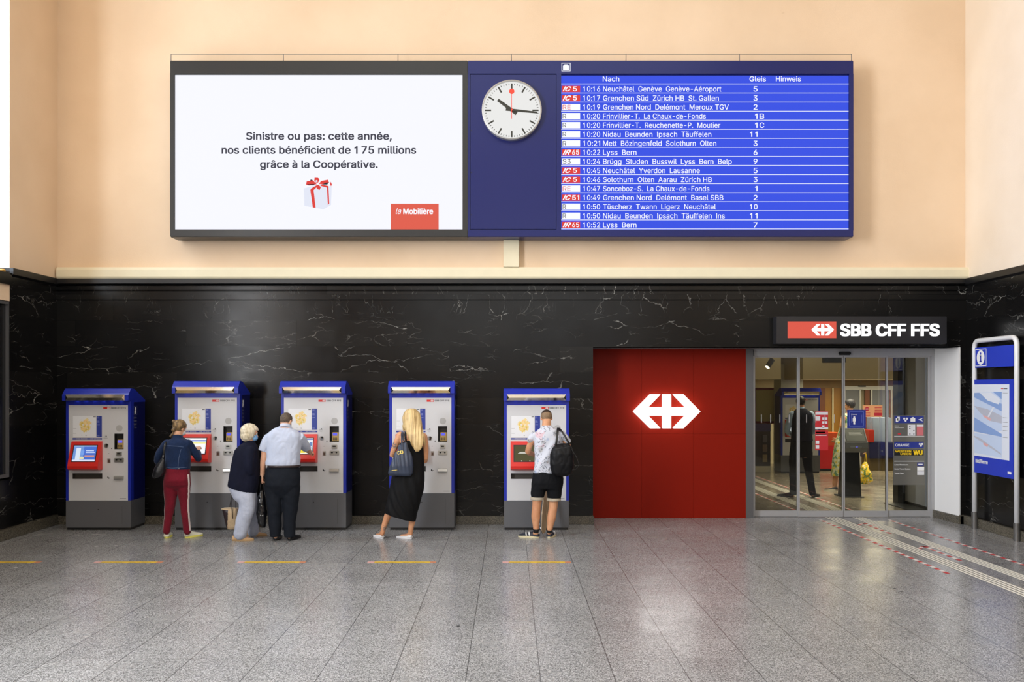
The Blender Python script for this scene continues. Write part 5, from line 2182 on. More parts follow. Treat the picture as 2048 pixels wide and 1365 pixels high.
# ---------------------------------------------------------------- older woman in a navy jacket
def old_woman():
    P = Person('older white-haired woman in a navy jacket and pale trousers, leaning in with a blue mask', 11.95, 488)
    jk = [(980, 455.5, 514, .165, 0, 0, -.26), (968, 457, 516, .17, 0, 0, -.16), (950, 459.5, 518, .17, 0, 0, -.08), (930, 463, 518, .165), (912, 466.5, 517.5, .155), (900, 470.5, 516, .14), (892, 478, 513.5, .12), (886, 487, 510, .095), (881.5, 494, 508, .062)]
    pv = [(1010, 482, 506, .09), (998, 468, 511.5, .15), (984, 460.5, 513, .16), (970, 458.5, 513, .155)]
    NL = ([(491, 990, -.04), (494, 1008, -.05), (493, 1022, -.05), (486.5, 1045, -.05), (481, 1069, -.04)], [.130, .114, .108, .099, .088])
    FL = ([(496, 990, .10), (502, 1015, .20), (504.5, 1035, .26), (506, 1065, .32)], [.12, .098, .088, .078])
    nh, fh = P.floor(465.5, 1082.6), P.floor(494, 1073.5)
    ntd, ftd = (1, .14), (1, .2)
    ra = [P.pt(500, 902, -.09), P.pt(498, 925, -.13), P.pt(499, 945, -.12), P.pt(517, 950, .10)]
    la = [P.pt(486, 902, .10), P.pt(480, 930, .15), P.pt(472, 950, .17), P.pt(468, 968, .20)]
    ax = axes(1.08, .28)
    r, f, u = ax
    c = P.pt(501.5, 867, .0)
    S = Solid()
    S.torso(ip(jk[2:], P), -.02)
    S.torso(ip(pv + [(945, 462, 514, .15)], P), -.02)
    for pts, rr in (NL, FL):
        S.limb([P.pt(*p) for p in pts], [x * .72 for x in rr], 12)
    foot_bone(S, nh, ntd, .25, P.pt(480.5, 1070, -.04))
    foot_bone(S, fh, ftd, .25, P.pt(506, 1066, .33))
    S.limb(ra, [.050, .044, .038, .027], 12)
    S.limb(la, [.050, .044, .038, .027], 12)
    head(S, c, ax, .92, P.pt(499, 886, 0), .052)
    hand(S, ra[-1], Vector((.55, .7, .15)), Vector((0, .2, -1)), .9, (.4, .45, .5, .5), 1)
    hand(S, la[-1], Vector((-.05, .1, -1)), Vector((.9, .2, 0)), .9, (1.1, 1.15, 1.2, 1.2), -1)
    S.finish('body', [M_SKIN], P.root, .0055, 2)
    eyes(c, ax, P.root, .92)
    S = Solid()
    S.torso(ip(jk, P))
    S.limb(ra[:3] + [ra[2].lerp(ra[3], .8)], [.070, .064, .058, .046], 14)
    S.limb(la[:3] + [la[2].lerp(la[3], .8)], [.066, .060, .052, .044], 14)
    S.limb([P.pt(499, 886, 0), P.pt(501, 880.5, .0)], [.070, .066], 14, round_ends=False)
    S.finish('navy_jacket', [cloth('navy_knit', (13, 17, 38), .14, 70)], P.root, .009, 2, folds(.008, 5, 4, 3.0))
    S = Solid()
    S.torso(ip(pv, P))
    for pts, rr in (NL, FL):
        S.limb([P.pt(*p) for p in pts], rr, 14)
    S.finish('pale_trousers', [cloth('pale_cotton', (184, 191, 210), .06, 60)], P.root, .009, 9, folds(.008, 6, 8, 6.0))
    tan = [mat('tan_suede', (186, 152, 112), .8)]
    so = mat('tan_sole', (170, 140, 100), .8)
    shoe(P, nh, ntd, .275, .098, tan, 'moccasin', .02, .075, sole_mat=so)
    shoe(P, fh, ftd, .265, .098, tan, 'moccasin', .02, .075, sole_mat=so)
    S = Solid()
    S.ball(c + u * .018 - f * .022, (.098, .122, .112), ax, 24)
    S.ball(c - u * .048 - f * .045, (.096, .080, .082), ax, 20)

    def disp(co, no):
        q = co - c
        df, du = q.dot(f), q.dot(u)
        k = 0.0
        if df > .035 and du < .062:
            k = min(1.0, (df - .035) / .02) * min(1.0, (.062 - du) / .02)
        return -.055 * k + .005 * noise.noise(Vector((co.x * 16, co.y * 30, co.z * 34))) + .003 * noise.noise(Vector((co.x * 60 + co.z * 30, co.y * 60, co.z * 12)))
    S.finish('hair', [hair_mat('hair_white_blonde', (186, 170, 136), (240, 230, 206), 40, 9)], P.root, .007, 2, disp)
    S = Solid()
    S.ball(c + f * .056 - u * .046, (.056, .054, .050), ax)
    m_ = S.finish('face_mask', [mat('mask_blue', (126, 176, 222), .8)], P.root, .006, 1)
    b = MB()
    b.tube([c + f * .08 * .9 + r * .045 - u * .03, c + r * .079 + f * .02 - u * .012, c + r * .078 - f * .012 + u * .01], .0022, M_TXTW, 6)
    b.build('ear_loop', m_)
    # two-tone handbag behind her
    B = Anchor('handbag', 'beige and dark brown handbag hanging behind the older woman in navy', 'bag', 12.12, 459, 1059)
    M_BEI = cloth('beige_leather', (196, 172, 138), .06, 40, .55, 0)
    M_BRN = mat('dark_brown_leather', (42, 30, 34), .4)
    S = Solid()
    S.torso([B.sec(1059, 455, 474, .05), B.sec(1054, 453, 477, .07), B.sec(1040, 450, 478, .085), B.sec(1024, 446.5, 477.5, .085), B.sec(1017, 444, 477, .07)], 0, 3.0)
    xl = B.pt(455, 1040).x

    def two(co, no):
        k = B.pt(451 + 6 * max(0, (co.z / .29)), 1040).x
        lim = B.pt(457.0 + 2.5 * math.sin(co.z * 7), 1040).x
        return 1 if (co.x < lim and co.z < .27) else 0
    S.finish('bag_body', [M_BEI, M_BRN], B.root, .007, 1, folds(.004, 8, 6, 2.0), two)
    b = MB()
    b.tube([B.pt(442.5, 1019, 0), B.pt(449, 1017, 0), B.pt(462, 1016.5, 0), B.pt(477, 1017, 0)], .007, mat('zip_cream', (222, 206, 176), .5), 8)
    b.build('zip', B.root)
    for k, (dx_, dy_) in enumerate(((0, .05), (2.5, -.05))):
        b = MB()
        b.tube([B.pt(459 + dx_, 1019, dy_), B.pt(461 + dx_, 1004, dy_ * .8), B.pt(464.5 + dx_, 991, dy_ * .5), B.pt(467, 977, .03), B.pt(470, 991, dy_ * .5), B.pt(471.5, 1004, dy_ * .8), B.pt(472, 1019, dy_)], 0, M_BRN, 8, (.016, .007, (0, 1, 0)))
        b.build('handle', B.root)
    b = MB()
    b.tube([B.pt(464, 1016, -.085), B.pt(464.5, 1026, -.095), B.pt(465, 1038, -.095)], .006, M_BRN, 8)
    b.build('tassel', B.root)
    return P


# ---------------------------------------------------------------- man in a white shirt
def shirt_man():
    P = Person('man with cropped hair in a white short-sleeved shirt and dark trousers at the third machine', 11.92, 566)
    sh = [(936, 532, 600, .15), (925, 531.5, 600.5, .158), (910, 534, 600.5, .152), (895, 534.5, 602, .146), (882, 531.5, 603, .138), (873, 531, 603, .125), (866, 536, 598.5, .11), (860, 546, 591, .092), (855, 556, 584, .075)]
    pv = [(996, 548, 583, .08), (984, 538, 594, .13), (970, 530.5, 600, .165, -.01), (952, 530.5, 600.5, .168, -.01), (932, 532, 600, .152)]
    LL = ([(547.5, 972), (549, 1000), (549.5, 1020), (550, 1043), (551, 1074.5)], [.120, .110, .098, .086, .076])
    RL = ([(583, 972), (581.5, 1000), (580.5, 1020), (579.5, 1043), (578.5, 1074.5)], [.120, .110, .098, .085, .077])
    lh, rh = P.floor(550.5, 1082), P.floor(578, 1082)
    ltd, rtd = (-.03, 1), (.30, 1)
    la = [P.pt(543, 878), P.pt(531.5, 895, -.01), P.pt(527.5, 920, -.01), P.pt(524.8, 950, .03)]
    ra = [P.pt(591, 878), P.pt(606, 888, .12), P.pt(614.5, 899, .27), P.pt(619.5, 905, .50)]
    ax = axes(.38, .22)
    r, f, u = ax
    c = P.pt(572.8, 843, .05)
    S = Solid()
    S.torso(ip(sh, P), -.014)
    S.torso(ip(pv, P), -.014)
    for pts, rr in (LL, RL):
        S.limb([P.pt(*p) for p in pts], [x * .78 for x in rr[:-1]] + [.026], 12)
    foot_bone(S, lh, ltd, .27, P.pt(551, 1068, .03))
    foot_bone(S, rh, rtd, .27, P.pt(578.5, 1068, .03))
    S.limb(la, [.046, .048, .044, .031], 12)
    S.limb(ra, [.046, .048, .044, .032], 12)
    head(S, c, ax, .96, P.pt(570, 863, 0), .066)
    hand(S, la[-1], Vector((-.02, .05, -1)), Vector((.95, .25, 0)), .98, (1.0, 1.1, 1.2, 1.25), -1, .03, .9)
    hand(S, ra[-1], Vector((.12, .9, -.12)), Vector((-.5, .1, -.85)), .98, (.25, .6, .8, .9), 1)
    S.finish('body', [M_SKIN], P.root, .0055, 2)
    eyes(c, ax, P.root, .96)
    S = Solid()
    S.torso(ip(sh, P))
    S.limb([P.pt(540, 874), P.pt(530.5, 890, -.01), P.pt(526, 903, -.01)], [.074, .070, .066], 14, round_ends=False)
    S.limb([P.pt(596, 874), P.pt(606, 886, .12), P.pt(613, 897, .24)], [.074, .070, .066], 14, round_ends=False)
    M_SH = cloth('white_shirt', (192, 201, 222), .03, 80)
    st = S.finish('shirt', [M_SH], P.root, .008, 2, folds(.013, 5, 6, 2.0))
    S = Solid()
    S.limb([P.pt(570.5, 857.5, .0), P.pt(571.2, 850.5, .02)], [.086, .074], 18, round_ends=False)
    S.finish('collar', [M_SH], P.root, .007, 1)
    S = Solid()
    S.torso(ip([(934.5, 531.5, 600.8, .160), (930, 531.8, 600.5, .160)], P), .004)
    bl = S.finish('belt', [mat('belt_dark', (44, 32, 32), .4)], P.root, .006, 0)
    b = MB()
    p = project(bl, P.pt(538.5, 932).x, P.pt(538.5, 932).z, .002)
    b.box(p.x - .012, p.x + .012, p.y - .004, p.y + .004, p.z - .012, p.z + .012, M_STEEL, .002)
    b.build('buckle', bl)
    S = Solid()
    S.torso(ip(pv, P))
    for pts, rr in (LL, RL):
        S.limb([P.pt(*p) for p in pts], rr, 14, round_ends=False)
    tr = S.finish('dark_trousers', [cloth('dark_wool', (19, 24, 33), .1, 60)], P.root, .009, 9, folds(.009, 6, 6, 8.0))
    v0, v1, v2 = P.pt(543, 938), P.pt(546, 947), P.pt(549, 958)
    seam(tr, 'pocket_seam', [(v0.x, v0.z), (v1.x, v1.z), (v2.x, v2.z)], .002, mat('seam_black', (14, 16, 22), .8))
    bk = [mat('black_shoe_leather', (18, 19, 22), .35)]
    shoe(P, lh, ltd, .285, .105, bk, 'shoe', .022, .085, sole_mat=M_BLACK)
    shoe(P, rh, rtd, .285, .105, bk, 'shoe', .022, .085, sole_mat=M_BLACK)
    hair_cap(P, c, ax, [hair_mat('hair_grey_brown', (66, 54, 46), (112, 98, 84), 90, 90, .7)], .96, .004, 0, -.055, disp_amp=.001)
    B = Anchor('handbag', "glossy black handbag held in the white-shirted man's left hand", 'bag', 11.93, 523, 1056)
    S = Solid()
    S.torso([B.sec(1056, 521, 531, .03), B.sec(1048, 515, 533, .06), B.sec(1030, 512.5, 533.5, .075), B.sec(1010, 512.5, 533, .07), B.sec(994, 515, 531.5, .055), B.sec(981, 519.5, 528.5, .035)], 0, 2.2)
    bb = S.finish('bag_body', [mat('black_patent', (14, 14, 18), .2)], B.root, .008, 2, folds(.012, 9, 6, 7.0))
    b = MB()
    b.tube([B.pt(520.5, 984, 0), B.pt(520.8, 972, .02), B.pt(522.5, 964, .03), B.pt(525.5, 964, .03), B.pt(527, 972, .02), B.pt(527.5, 984, 0)], 0, M_BLACK, 8, (.018, .009, (0, 1, 0)))
    b.build('handle', B.root)
    b = MB()
    for px, py in ((524.3, 1030), (528, 1030.5), (525.5, 1011)):
        v = B.pt(px, py)
        p = project(bb, v.x, v.z, .002)
        bm = bmesh.new()
        bmesh.ops.create_uvsphere(bm, u_segments=10, v_segments=8, radius=.010)
        b.bm(bm, M_STEEL, True, Matrix.Translation(p))
    b.build('metal_clasp', B.root)
    return P


def text_on(o, s, P, px, py, dxpx, ang, h, m_, name):
    """lettering laid onto the camera side of a garment or bag"""
    vs, fs, bb = text_geo(s, .03, 0, 0)
    sc = h / CAP
    b = MB()
    v0 = P.pt(px, py)
    out = []
    for v in vs:
        x, z = v.x * sc, v.y * sc
        out.append(project(o, v0.x + x * math.cos(ang) - z * math.sin(ang), v0.z + x * math.sin(ang) + z * math.cos(ang), .003))
    b.add(out, fs, m_)
    return b.build(name, o)


# ---------------------------------------------------------------- long-haired blonde woman in a black dress
def blonde_woman():
    P = Person('woman with very long blonde hair in a black calf-length dress at the fourth machine', 12.08, 808)
    dr = [(1034.5, 769, 831.5, .165, 0, 0, -.28), (1022, 771, 834, .175, 0, 0, -.2), (1000, 775.5, 841, .185, 0, 0, -.08), (980, 779.5, 846.5, .19), (962, 782.5, 848.5, .185), (946, 786, 848.5, .170), (930, 790, 848, .150), (915, 794, 847.5, .132), (900, 797, 847, .122), (888, 800, 845.5, .112), (880, 806, 842, .095)]
    up = [(960, 790, 845, .14), (930, 794, 845, .12), (900, 800, 844, .108), (884, 800, 848, .102), (875, 799, 850, .098), (870, 802, 847.5, .088), (866, 811, 838, .068), (861, 816.5, 834, .056)]
    LL = ([(803, 980), (789, 1005), (776, 1031), (769, 1050), (764.5, 1068)], [.085, .068, .049, .039, .030])
    RL = ([(828, 980), (827, 1012), (824.3, 1042), (822, 1055), (821, 1069)], [.085, .062, .046, .038, .030])
    lh, rh = P.floor(765, 1078), P.floor(822.5, 1078.6)
    ltd, rtd = (-.58, .82), (-.86, .5)
    la = [P.pt(800.5, 871), P.pt(791.5, 890, .0), P.pt(784.5, 911, .03), P.pt(797, 906, .26)]
    ra = [P.pt(847.5, 874), P.pt(851, 898, .01), P.pt(850, 922, .04), P.pt(838, 917, .27)]
    ax = axes(-.5, .22)
    r, f, u = ax
    c = P.pt(823.5, 834.5, .05)
    S = Solid()
    S.torso(ip(up, P))
    for pts, rr in (LL, RL):
        S.limb([P.pt(*p) for p in pts], rr, 12)
    foot_bone(S, lh, ltd, .22, P.pt(764.5, 1066, .01))
    foot_bone(S, rh, rtd, .22, P.pt(821, 1067, .01))
    S.limb(la, [.050, .043, .037, .026], 12)
    S.limb(ra, [.050, .043, .037, .026], 12)
    head(S, c, ax, .93, P.pt(825, 869, 0), .052)
    hand(S, la[-1], Vector((.3, .85, .1)), Vector((.5, 0, -.8)), .9, (.3, .4, .5, .5), -1)
    hand(S, ra[-1], Vector((-.2, .9, .1)), Vector((-.4, 0, -.9)), .9, (.2, .5, .6, .7), 1)
    z0, z1 = P.pt(0, 897).z, P.pt(0, 886).z
    b0, b1 = P.pt(803.5, 0).x, P.pt(815, 0).x
    zt0, zt1 = P.pt(0, 880).z, P.pt(0, 862).z
    za, zb = P.pt(0, 1061).z, P.pt(0, 1051).z

    def ink(co, no):
        n = noise.noise(Vector((co.x * 70, co.y * 70, co.z * 70)))
        if z0 < co.z < z1 and co.x < P.pt(794, 890).x and n > -.05:
            return 1
        if zt0 < co.z < zt1 and b0 < co.x < b1 and no.y < -.2 and n > -.02:
            return 1
        if za < co.z < zb and P.pt(767.5, 1056).x < co.x < P.pt(775, 0).x and no.y < 0 and n > -.12:
            return 1
        return 0
    S.finish('body', [M_SKIN2, mat('tattoo_ink', (112, 104, 100), .6)], P.root, .0055, 2, None, ink)
    eyes(c, ax, P.root, .93)
    S = Solid()
    S.torso(ip(dr, P), .006)

    def drape(co, no):
        a = math.sin((co.x * 1.0 - (co.z - .9) ** 2 * .5) * 60 + 3 * noise.noise(co * 3))
        k = max(0, min(1, (P.pt(0, 930).z - co.z) / .2))
        return .007 * a * k * max(0, -no.y) + .004 * noise.noise(co * 6)
    S.finish('black_dress', [cloth('black_viscose', (8, 8, 10), .1, 50, .75)], P.root, .009, 2, drape)
    for pts in ([(812, 882, -.098), (811, 874, -.097), (810.5, 868, -.07), (811, 864.5, .0), (812, 872, .085)], [(838, 882, -.098), (838.5, 874, -.097), (838.5, 868, -.07), (838, 865, .0), (837, 873, .085)]):
        b = MB()
        b.tube([P.pt(*p) for p in pts], 0, mat('strap_black', (14, 14, 16), .8), 8, (.026, .008, (1, 0, 0)))
        b.build('dress_strap', P.root)
    wh = [mat('slip_on_white', (222, 222, 224), .6)]
    shoe(P, lh, ltd, .245, .088, wh, 'slip_on_shoe', .02, .055, sole_mat=mat('sole_white', (226, 226, 230), .6))
    shoe(P, rh, rtd, .245, .088, wh, 'slip_on_shoe', .02, .055, sole_mat=mat('sole_white', (226, 226, 230), .6))
    # hair down to the waist
    S = Solid()
    hs = [(904, 831, 838, .012, -.15), (899, 828, 842, .022, -.148), (890, 822.5, 846.5, .030, -.140), (880, 818, 848, .038, -.125), (868, 812.5, 847, .048, -.098), (858, 808, 845.5, .066, -.052), (848, 805.5, 844, .092, -.004), (836, 804.5, 842.5, .108, .034), (827, 807, 840, .105, .042), (820.5, 812, 834.5, .075, .045), (817.5, 818, 829, .04, .045)]
    S.torso(ip(hs, P), 0, 2.0, 28)
    S.limb([P.pt(845, 872, -.09), P.pt(848.5, 884, -.09), P.pt(850, 892, -.07)], [.030, .020, .006], 10)
    S.limb([P.pt(809, 852, -.02), P.pt(807.5, 860, .0), P.pt(808.5, 866, .0)], [.03, .018, .006], 10)

    def strands(co, no):
        q = co - c
        df, du = q.dot(f), q.dot(u)
        k = 0.0
        if df > .045 and du < .05:
            k = min(1.0, (df - .045) / .02) * min(1.0, (.05 - du) / .02)
        lo = max(.25, min(1.0, (.02 - du) / .12))
        return -.05 * k + lo * (.005 * noise.noise(Vector((co.x * 50, 0, co.z * 2.5))) + .003 * noise.noise(Vector((co.x * 120, 3, co.z * 3))))
    S.finish('hair', [hair_mat('hair_blonde', (150, 116, 66), (232, 204, 148), 60, 2.2, .42, 5)], P.root, .006, 1, strands)
    # tote
    B = Anchor('tote_bag', 'slate-blue leather tote bag on the shoulder of the long-haired blonde woman', 'bag', 11.88, 802, 953)
    S = Solid()
    S.torso([B.sec(952.5, 779, 822, .045), B.sec(947, 776, 826, .075), B.sec(932, 779.5, 827, .085), B.sec(914, 787, 824, .072), B.sec(898, 795.5, 818, .05), B.sec(886, 801.5, 813.5, .026)], 0, 2.6)

    def pleat(co, no):
        k = min(1, max(0, co.z / .45))
        return (.010 * math.sin(co.x * 120 + co.z * 14) * k + .006 * noise.noise(co * 7)) * (1 if no.y < 0 else .4)
    tb = S.finish('bag_body', [mat('slate_leather', (52, 61, 80), .42, noise_amt=.15, noise_scale=9)], B.root, .008, 1, pleat)
    for a, y_ in ((0, -.03), (6, .03)):
        b = MB()
        b.tube([B.pt(804 + a, 890, y_), B.pt(803.5 + a * .5, 878, y_ + .03), B.pt(803.5 + a * .3, 869, .10), B.pt(804 + a * .3, 865.2, .19), B.pt(804 + a * .3, 872, .29)], 0, mat('slate_strap', (46, 54, 74), .45), 8, (.022, .009, (1, 0, 0)))
        b.build('handle', B.root)
    M_GOLD = mat('gold_print', (222, 196, 110), .35, .5)
    text_on(tb, 'co', B, 795.5, 909.5, 0, .22, .055, M_GOLD, 'gold_lettering')
    v0, v1 = B.pt(784.5, 941), B.pt(796, 939.5)
    seam(tb, 'gold_bar', [(v0.x, v0.z), (v1.x, v1.z)], .005, M_GOLD)
    return P


# ---------------------------------------------------------------- young man in shorts
def floral():
    g = NT('floral_print')
    p = g.pos()
    base = lin(206, 209, 220)
    w = g.vadd(p, g.vmul(g.vadd(g.noise(p, 6.0, 2.0, out='Color'), (-.5, -.5, -.5)), (.10, .10, .10)))
    pink = g.rng(g.noise(g.vadd(p, (3.0, 1.0, 7.0)), 9.0, 2.0), .60, .66)
    blue = g.rng(g.noise(g.vadd(p, (8.0, 2.0, 1.0)), 10.0, 2.0), .60, .66)
    grey = g.rng(g.noise(g.vadd(p, (1.0, 5.0, 4.0)), 8.0, 3.0), .57, .63)
    c = g.mix(g.math('MULTIPLY', pink, .55), base, lin(216, 160, 168))
    c = g.mix(g.math('MULTIPLY', blue, .65), c, lin(132, 156, 196))
    c = g.mix(g.math('MULTIPLY', grey, .6), c, lin(150, 146, 140))
    wx, wy, wz = g.sep(w)
    d1, d2 = g.math('ADD', wx, wz), g.math('SUBTRACT', wx, wz)
    va = g.n('TexVoronoi', {'Vector': g.comb(d1, wy, g.math('MULTIPLY', d2, .34)), 'Scale': 30.0}, out='Distance')
    vb = g.n('TexVoronoi', {'Vector': g.comb(g.math('MULTIPLY', d1, .30), wy, g.math('ADD', d2, 7.0)), 'Scale': 27.0}, out='Distance')
    v = g.math('MINIMUM', va, vb)
    msk = g.rng(g.noise(g.vadd(p, (2.0, 9.0, 3.0)), 11.0, 2.0), .42, .48)
    leaf = g.math('MULTIPLY', g.rng(v, .24, .30, 1.0, 0.0), msk)
    c = g.mix(g.math('MULTIPLY', leaf, .66), c, lin(66, 72, 90))
    g.set(Base_Color=c, Roughness=.85, Specular_IOR_Level=.2)
    return g.m


def young_man():
    P = Person('young man in a floral white t-shirt and black shorts at the rightmost machine', 12.12, 1092)
    sh = [(946, 1067, 1122, .125, 0, 0, .04), (930, 1068.5, 1122, .126), (910, 1069.5, 1122.5, .126), (890, 1068.5, 1124.5, .126), (876, 1067, 1126, .12), (867, 1069, 1124, .108), (860, 1075, 1117, .094), (855, 1082, 1107, .074), (851, 1085, 1102, .062)]
    pv = [(978, 1066, 1125, .12), (966, 1063, 1127, .138, -.01), (955, 1064, 1126, .138), (940, 1067, 1122, .118)]
    SL = ([(1078.5, 968), (1076, 984), (1074.5, 997)], [.112, .100, .088])
    SR = ([(1109, 968), (1108.5, 984), (1107.8, 999)], [.112, .102, .092])
    LL = ([(1079, 965), (1075, 995), (1073, 1013), (1071.5, 1033), (1072, 1055), (1073, 1066, .01)], [.090, .068, .059, .061, .042, .032])
    RL = ([(1107, 965), (1107.5, 995), (1106.5, 1013), (1103, 1036), (1099.5, 1057), (1098.5, 1066, .02)], [.090, .068, .059, .060, .041, .032])
    lh, rh = P.floor(1077.5, 1076.4), P.floor(1098, 1076.8)
    ltd, rtd = (-.93, .30), (.30, .95)
    la = [P.pt(1078, 872), P.pt(1063, 884, .02), P.pt(1056, 904, .08), P.pt(1069, 910, .30)]
    ra = [P.pt(1115, 872), P.pt(1132, 884, .02), P.pt(1138, 904, .08), P.pt(1120, 912, .30)]
    ax = axes(-.06, .38)
    r, f, u = ax
    c = P.pt(1093, 836.5, .05)
    S = Solid()
    S.torso(ip(sh, P), -.012)
    S.torso(ip(pv, P), -.014)
    for pts, rr in (LL, RL):
        S.limb([P.pt(*p) for p in pts], rr, 14)
    foot_bone(S, lh, ltd, .26, P.pt(1072.5, 1067, .01))
    foot_bone(S, rh, rtd, .26, P.pt(1098.5, 1067, .02))
    S.limb(la, [.042, .043, .041, .030], 12)
    S.limb(ra, [.042, .043, .041, .030], 12)
    head(S, c, ax, .94, P.pt(1093, 858, 0), .060)
    hand(S, la[-1], Vector((.5, .75, .1)), Vector((.2, 0, -.9)), .95, (.3, .4, .5, .5), -1)
    hand(S, ra[-1], Vector((-.5, .75, .0)), Vector((-.2, 0, -.9)), .95, (.3, .4, .5, .5), 1)
    S.finish('body', [M_SKIN2], P.root, .0055, 2)
    eyes(c, ax, P.root, .94)
    S = Solid()
    S.torso(ip(sh, P))
    S.limb([P.pt(1073, 868), P.pt(1063.5, 878, .01), P.pt(1060, 885.5, .03)], [.064, .056, .050], 14, round_ends=False)
    S.limb([P.pt(1120, 868), P.pt(1131, 878, .01), P.pt(1135.5, 885.5, .03)], [.064, .056, .050], 14, round_ends=False)

    def fold(co, no):
        s = (co.x * .8 - (co.z - P.pt(0, 945).z) * .55)
        return .008 * math.sin(s * 38 + noise.noise(co * 4) * 2) * max(0, min(1, (P.pt(0, 870).z - co.z) / .15)) * (1 if no.y < 0 else .3) + .004 * noise.noise(co * 9)
    S.finish('t_shirt', [floral()], P.root, .008, 2, fold)
    S = Solid()
    S.torso(ip(pv, P))
    S.limb([P.pt(*p) for p in SL[0]], SL[1], 16, round_ends=False)
    S.limb([P.pt(*p) for p in SR[0]], SR[1], 16, round_ends=False)
    sho = S.finish('shorts', [cloth('black_cotton', (11, 12, 16), .1, 60)], P.root, .008, 9, folds(.008, 7, 7, 5.0))
    M_CUFF = cloth('cuff_beige', (176, 166, 148), .05, 60)
    for (x, y, rr) in ((1074.4, 997.5, .0935), (1107.7, 999.3, .0965)):
        S = Solid()
        S.limb([P.pt(x, y - 3, 0), P.pt(x, y + 3, 0)], [rr, rr], 20, round_ends=False)
        S.finish('turned_up_cuff', [M_CUFF], sho, .007, 1)
    for (x, y, rr) in ((1072.3, 1058, .046), (1098.8, 1059.5, .045)):
        S = Solid()
        S.limb([P.pt(x, y, .0), P.pt(x, 1065.5, .012)], [rr, rr * .84], 14, round_ends=False)
        S.finish('sock', [M_BLACK], P.root, .007, 1)
    M_NV = mat('trainer_navy', (26, 32, 48), .6)
    so = mat('trainer_sole_cream', (206, 196, 160), .6)
    for hp, td, sd in ((lh, ltd, -1), (rh, rtd, 1)):
        d = Vector((td[0], td[1], 0)).normalized()
        s_ = Vector((d.y, -d.x, 0))
        o = shoe(P, hp, td, .29, .105, [M_NV], 'trainer', .026, .095, sole_mat=so)
        b = MB()
        bm = bmesh.new()
        bmesh.ops.create_uvsphere(bm, u_segments=14, v_segments=10, radius=1)
        mt = Matrix.Translation(hp + d * .010 + UP * .068)
        rot = Matrix((( d.x, s_.x, 0), (d.y, s_.y, 0), (0, 0, 1))).to_4x4()
        b.bm(bm, mat('heel_patch_white', (228, 228, 224), .6), True, mt @ rot @ Matrix.Diagonal((.026, .034, .022, 1)))
        b.build('heel_patch', o)
        b = MB()
        sg_ = s_ if (s_.y < 0) else -s_
        for k in (.40, .55):
            b.tube([hp + d * (.29 * k) + sg_ * .048 + UP * .030, hp + d * (.29 * k + .008) + sg_ * .043 + UP * .052, hp + d * (.29 * k + .015) + sg_ * .026 + UP * (.084 - .05 * (k - .3))], 0, M_TXTW, 8, (.016, .007, tuple(d)))
        b.build('stripe', o)
    zf = c + u * .042

    def fade(co, no):
        q = co - c
        return 1 if q.dot(u) < .050 - .25 * max(0, q.dot(f) + .02) and abs(q.dot(r)) < .2 else 0
    hair_cap(P, c, ax, [hair_mat('hair_dark_brown', (34, 24, 18), (70, 52, 38), 90, 40), hair_mat('hair_fade', (110, 88, 66), (150, 124, 96), 120, 120, .7)], .94, .006, 0, -.050, fade)
    # longboard between his legs
    lb = thing('longboard', 'wooden longboard standing upright between the legs of the young man in shorts', 'skateboard', (X_(1085.5, 12.34), 12.34, 0))
    A = Vector((0, .02, .02))
    Bp = Vector((X_(1094.5, 12.62) - lb.location.x, .29, Z_(974, 12.62)))
    ax_l = (Bp - A).normalized()
    wd = Vector((.42, .90, 0))
    wd = (wd - ax_l * wd.dot(ax_l)).normalized()
    nn = ax_l.cross(wd).normalized()                      # deck face normals
    if nn.x < 0:
        nn = -nn
    L = (Bp - A).length
    gm = NT('longboard_wood')
    q = gm.pos()
    wv = gm.noise(gm.vmul(q, (40.0, 40.0, 3.0)), 1.0, 3.0)
    gm.set(Base_Color=gm.mix(gm.rng(wv, .35, .65), lin(150, 124, 92), lin(196, 174, 142)), Roughness=.5)

    def outline(t):
        return .105 * min(1.0, (max(0, math.sin(PI * min(1, max(0, t)))) ** .35))
    ts = [i / 24 for i in range(25)]
    for nm, e0, e1, mm in (('deck', .0, .010, gm.m), ('grip_edge', -.006, -.0002, M_BLACK)):
        b = MB()
        loop = [A + ax_l * (t * L) + wd * outline(t) for t in ts] + [A + ax_l * (t * L) - wd * outline(t) for t in ts[::-1][1:-1]]
        n = len(loop)
        b.add([p + nn * e0 for p in loop] + [p + nn * e1 for p in loop], [tuple(range(n)), tuple(range(n, 2 * n))[::-1]] + [(i, i + n, (i + 1) % n + n, (i + 1) % n) for i in range(n)], mm)
        o = b.build(nm, lb)
        bm = bmesh.new()
        bm.from_mesh(o.data)
        bmesh.ops.recalc_face_normals(bm, faces=bm.faces[:])
        bm.to_mesh(o.data)
        bm.free()
    for t in (.16, .80):
        b = MB()
        p = A + ax_l * (t * L) - nn * .008
        b.cyl(p, p - nn * .035, .022, .016, M_STEEL, 10)
        b.cyl(p - nn * .04 - wd * .085, p - nn * .04 + wd * .085, .009, .009, M_STEEL, 10)
        tk = b.build('truck', lb)
        for s in (-1, 1):
            b = MB()
            b.cyl(p - nn * .04 + wd * (s * .068), p - nn * .04 + wd * (s * .105), .033, .033, mat('wheel_white', (226, 228, 234), .5), 18)
            b.build('wheel', tk)
    # gym bag
    B = Anchor('gym_bag', 'large black gym bag slung on the right shoulder of the young man in shorts', 'bag', 11.93, 1123, 954)
    S = Solid()
    S.torso([B.sec(953, 1112, 1134, .06), B.sec(947, 1104, 1143, .10), B.sec(928, 1099, 1148, .125), B.sec(908, 1100, 1147, .12), B.sec(896, 1105, 1143, .095), B.sec(888, 1114, 1137, .05)], 0, 2.8)
    gb = S.finish('bag_body', [cloth('black_nylon', (10, 10, 13), .1, 60, .55)], B.root, .009, 2, folds(.014, 6, 5, 11.0))
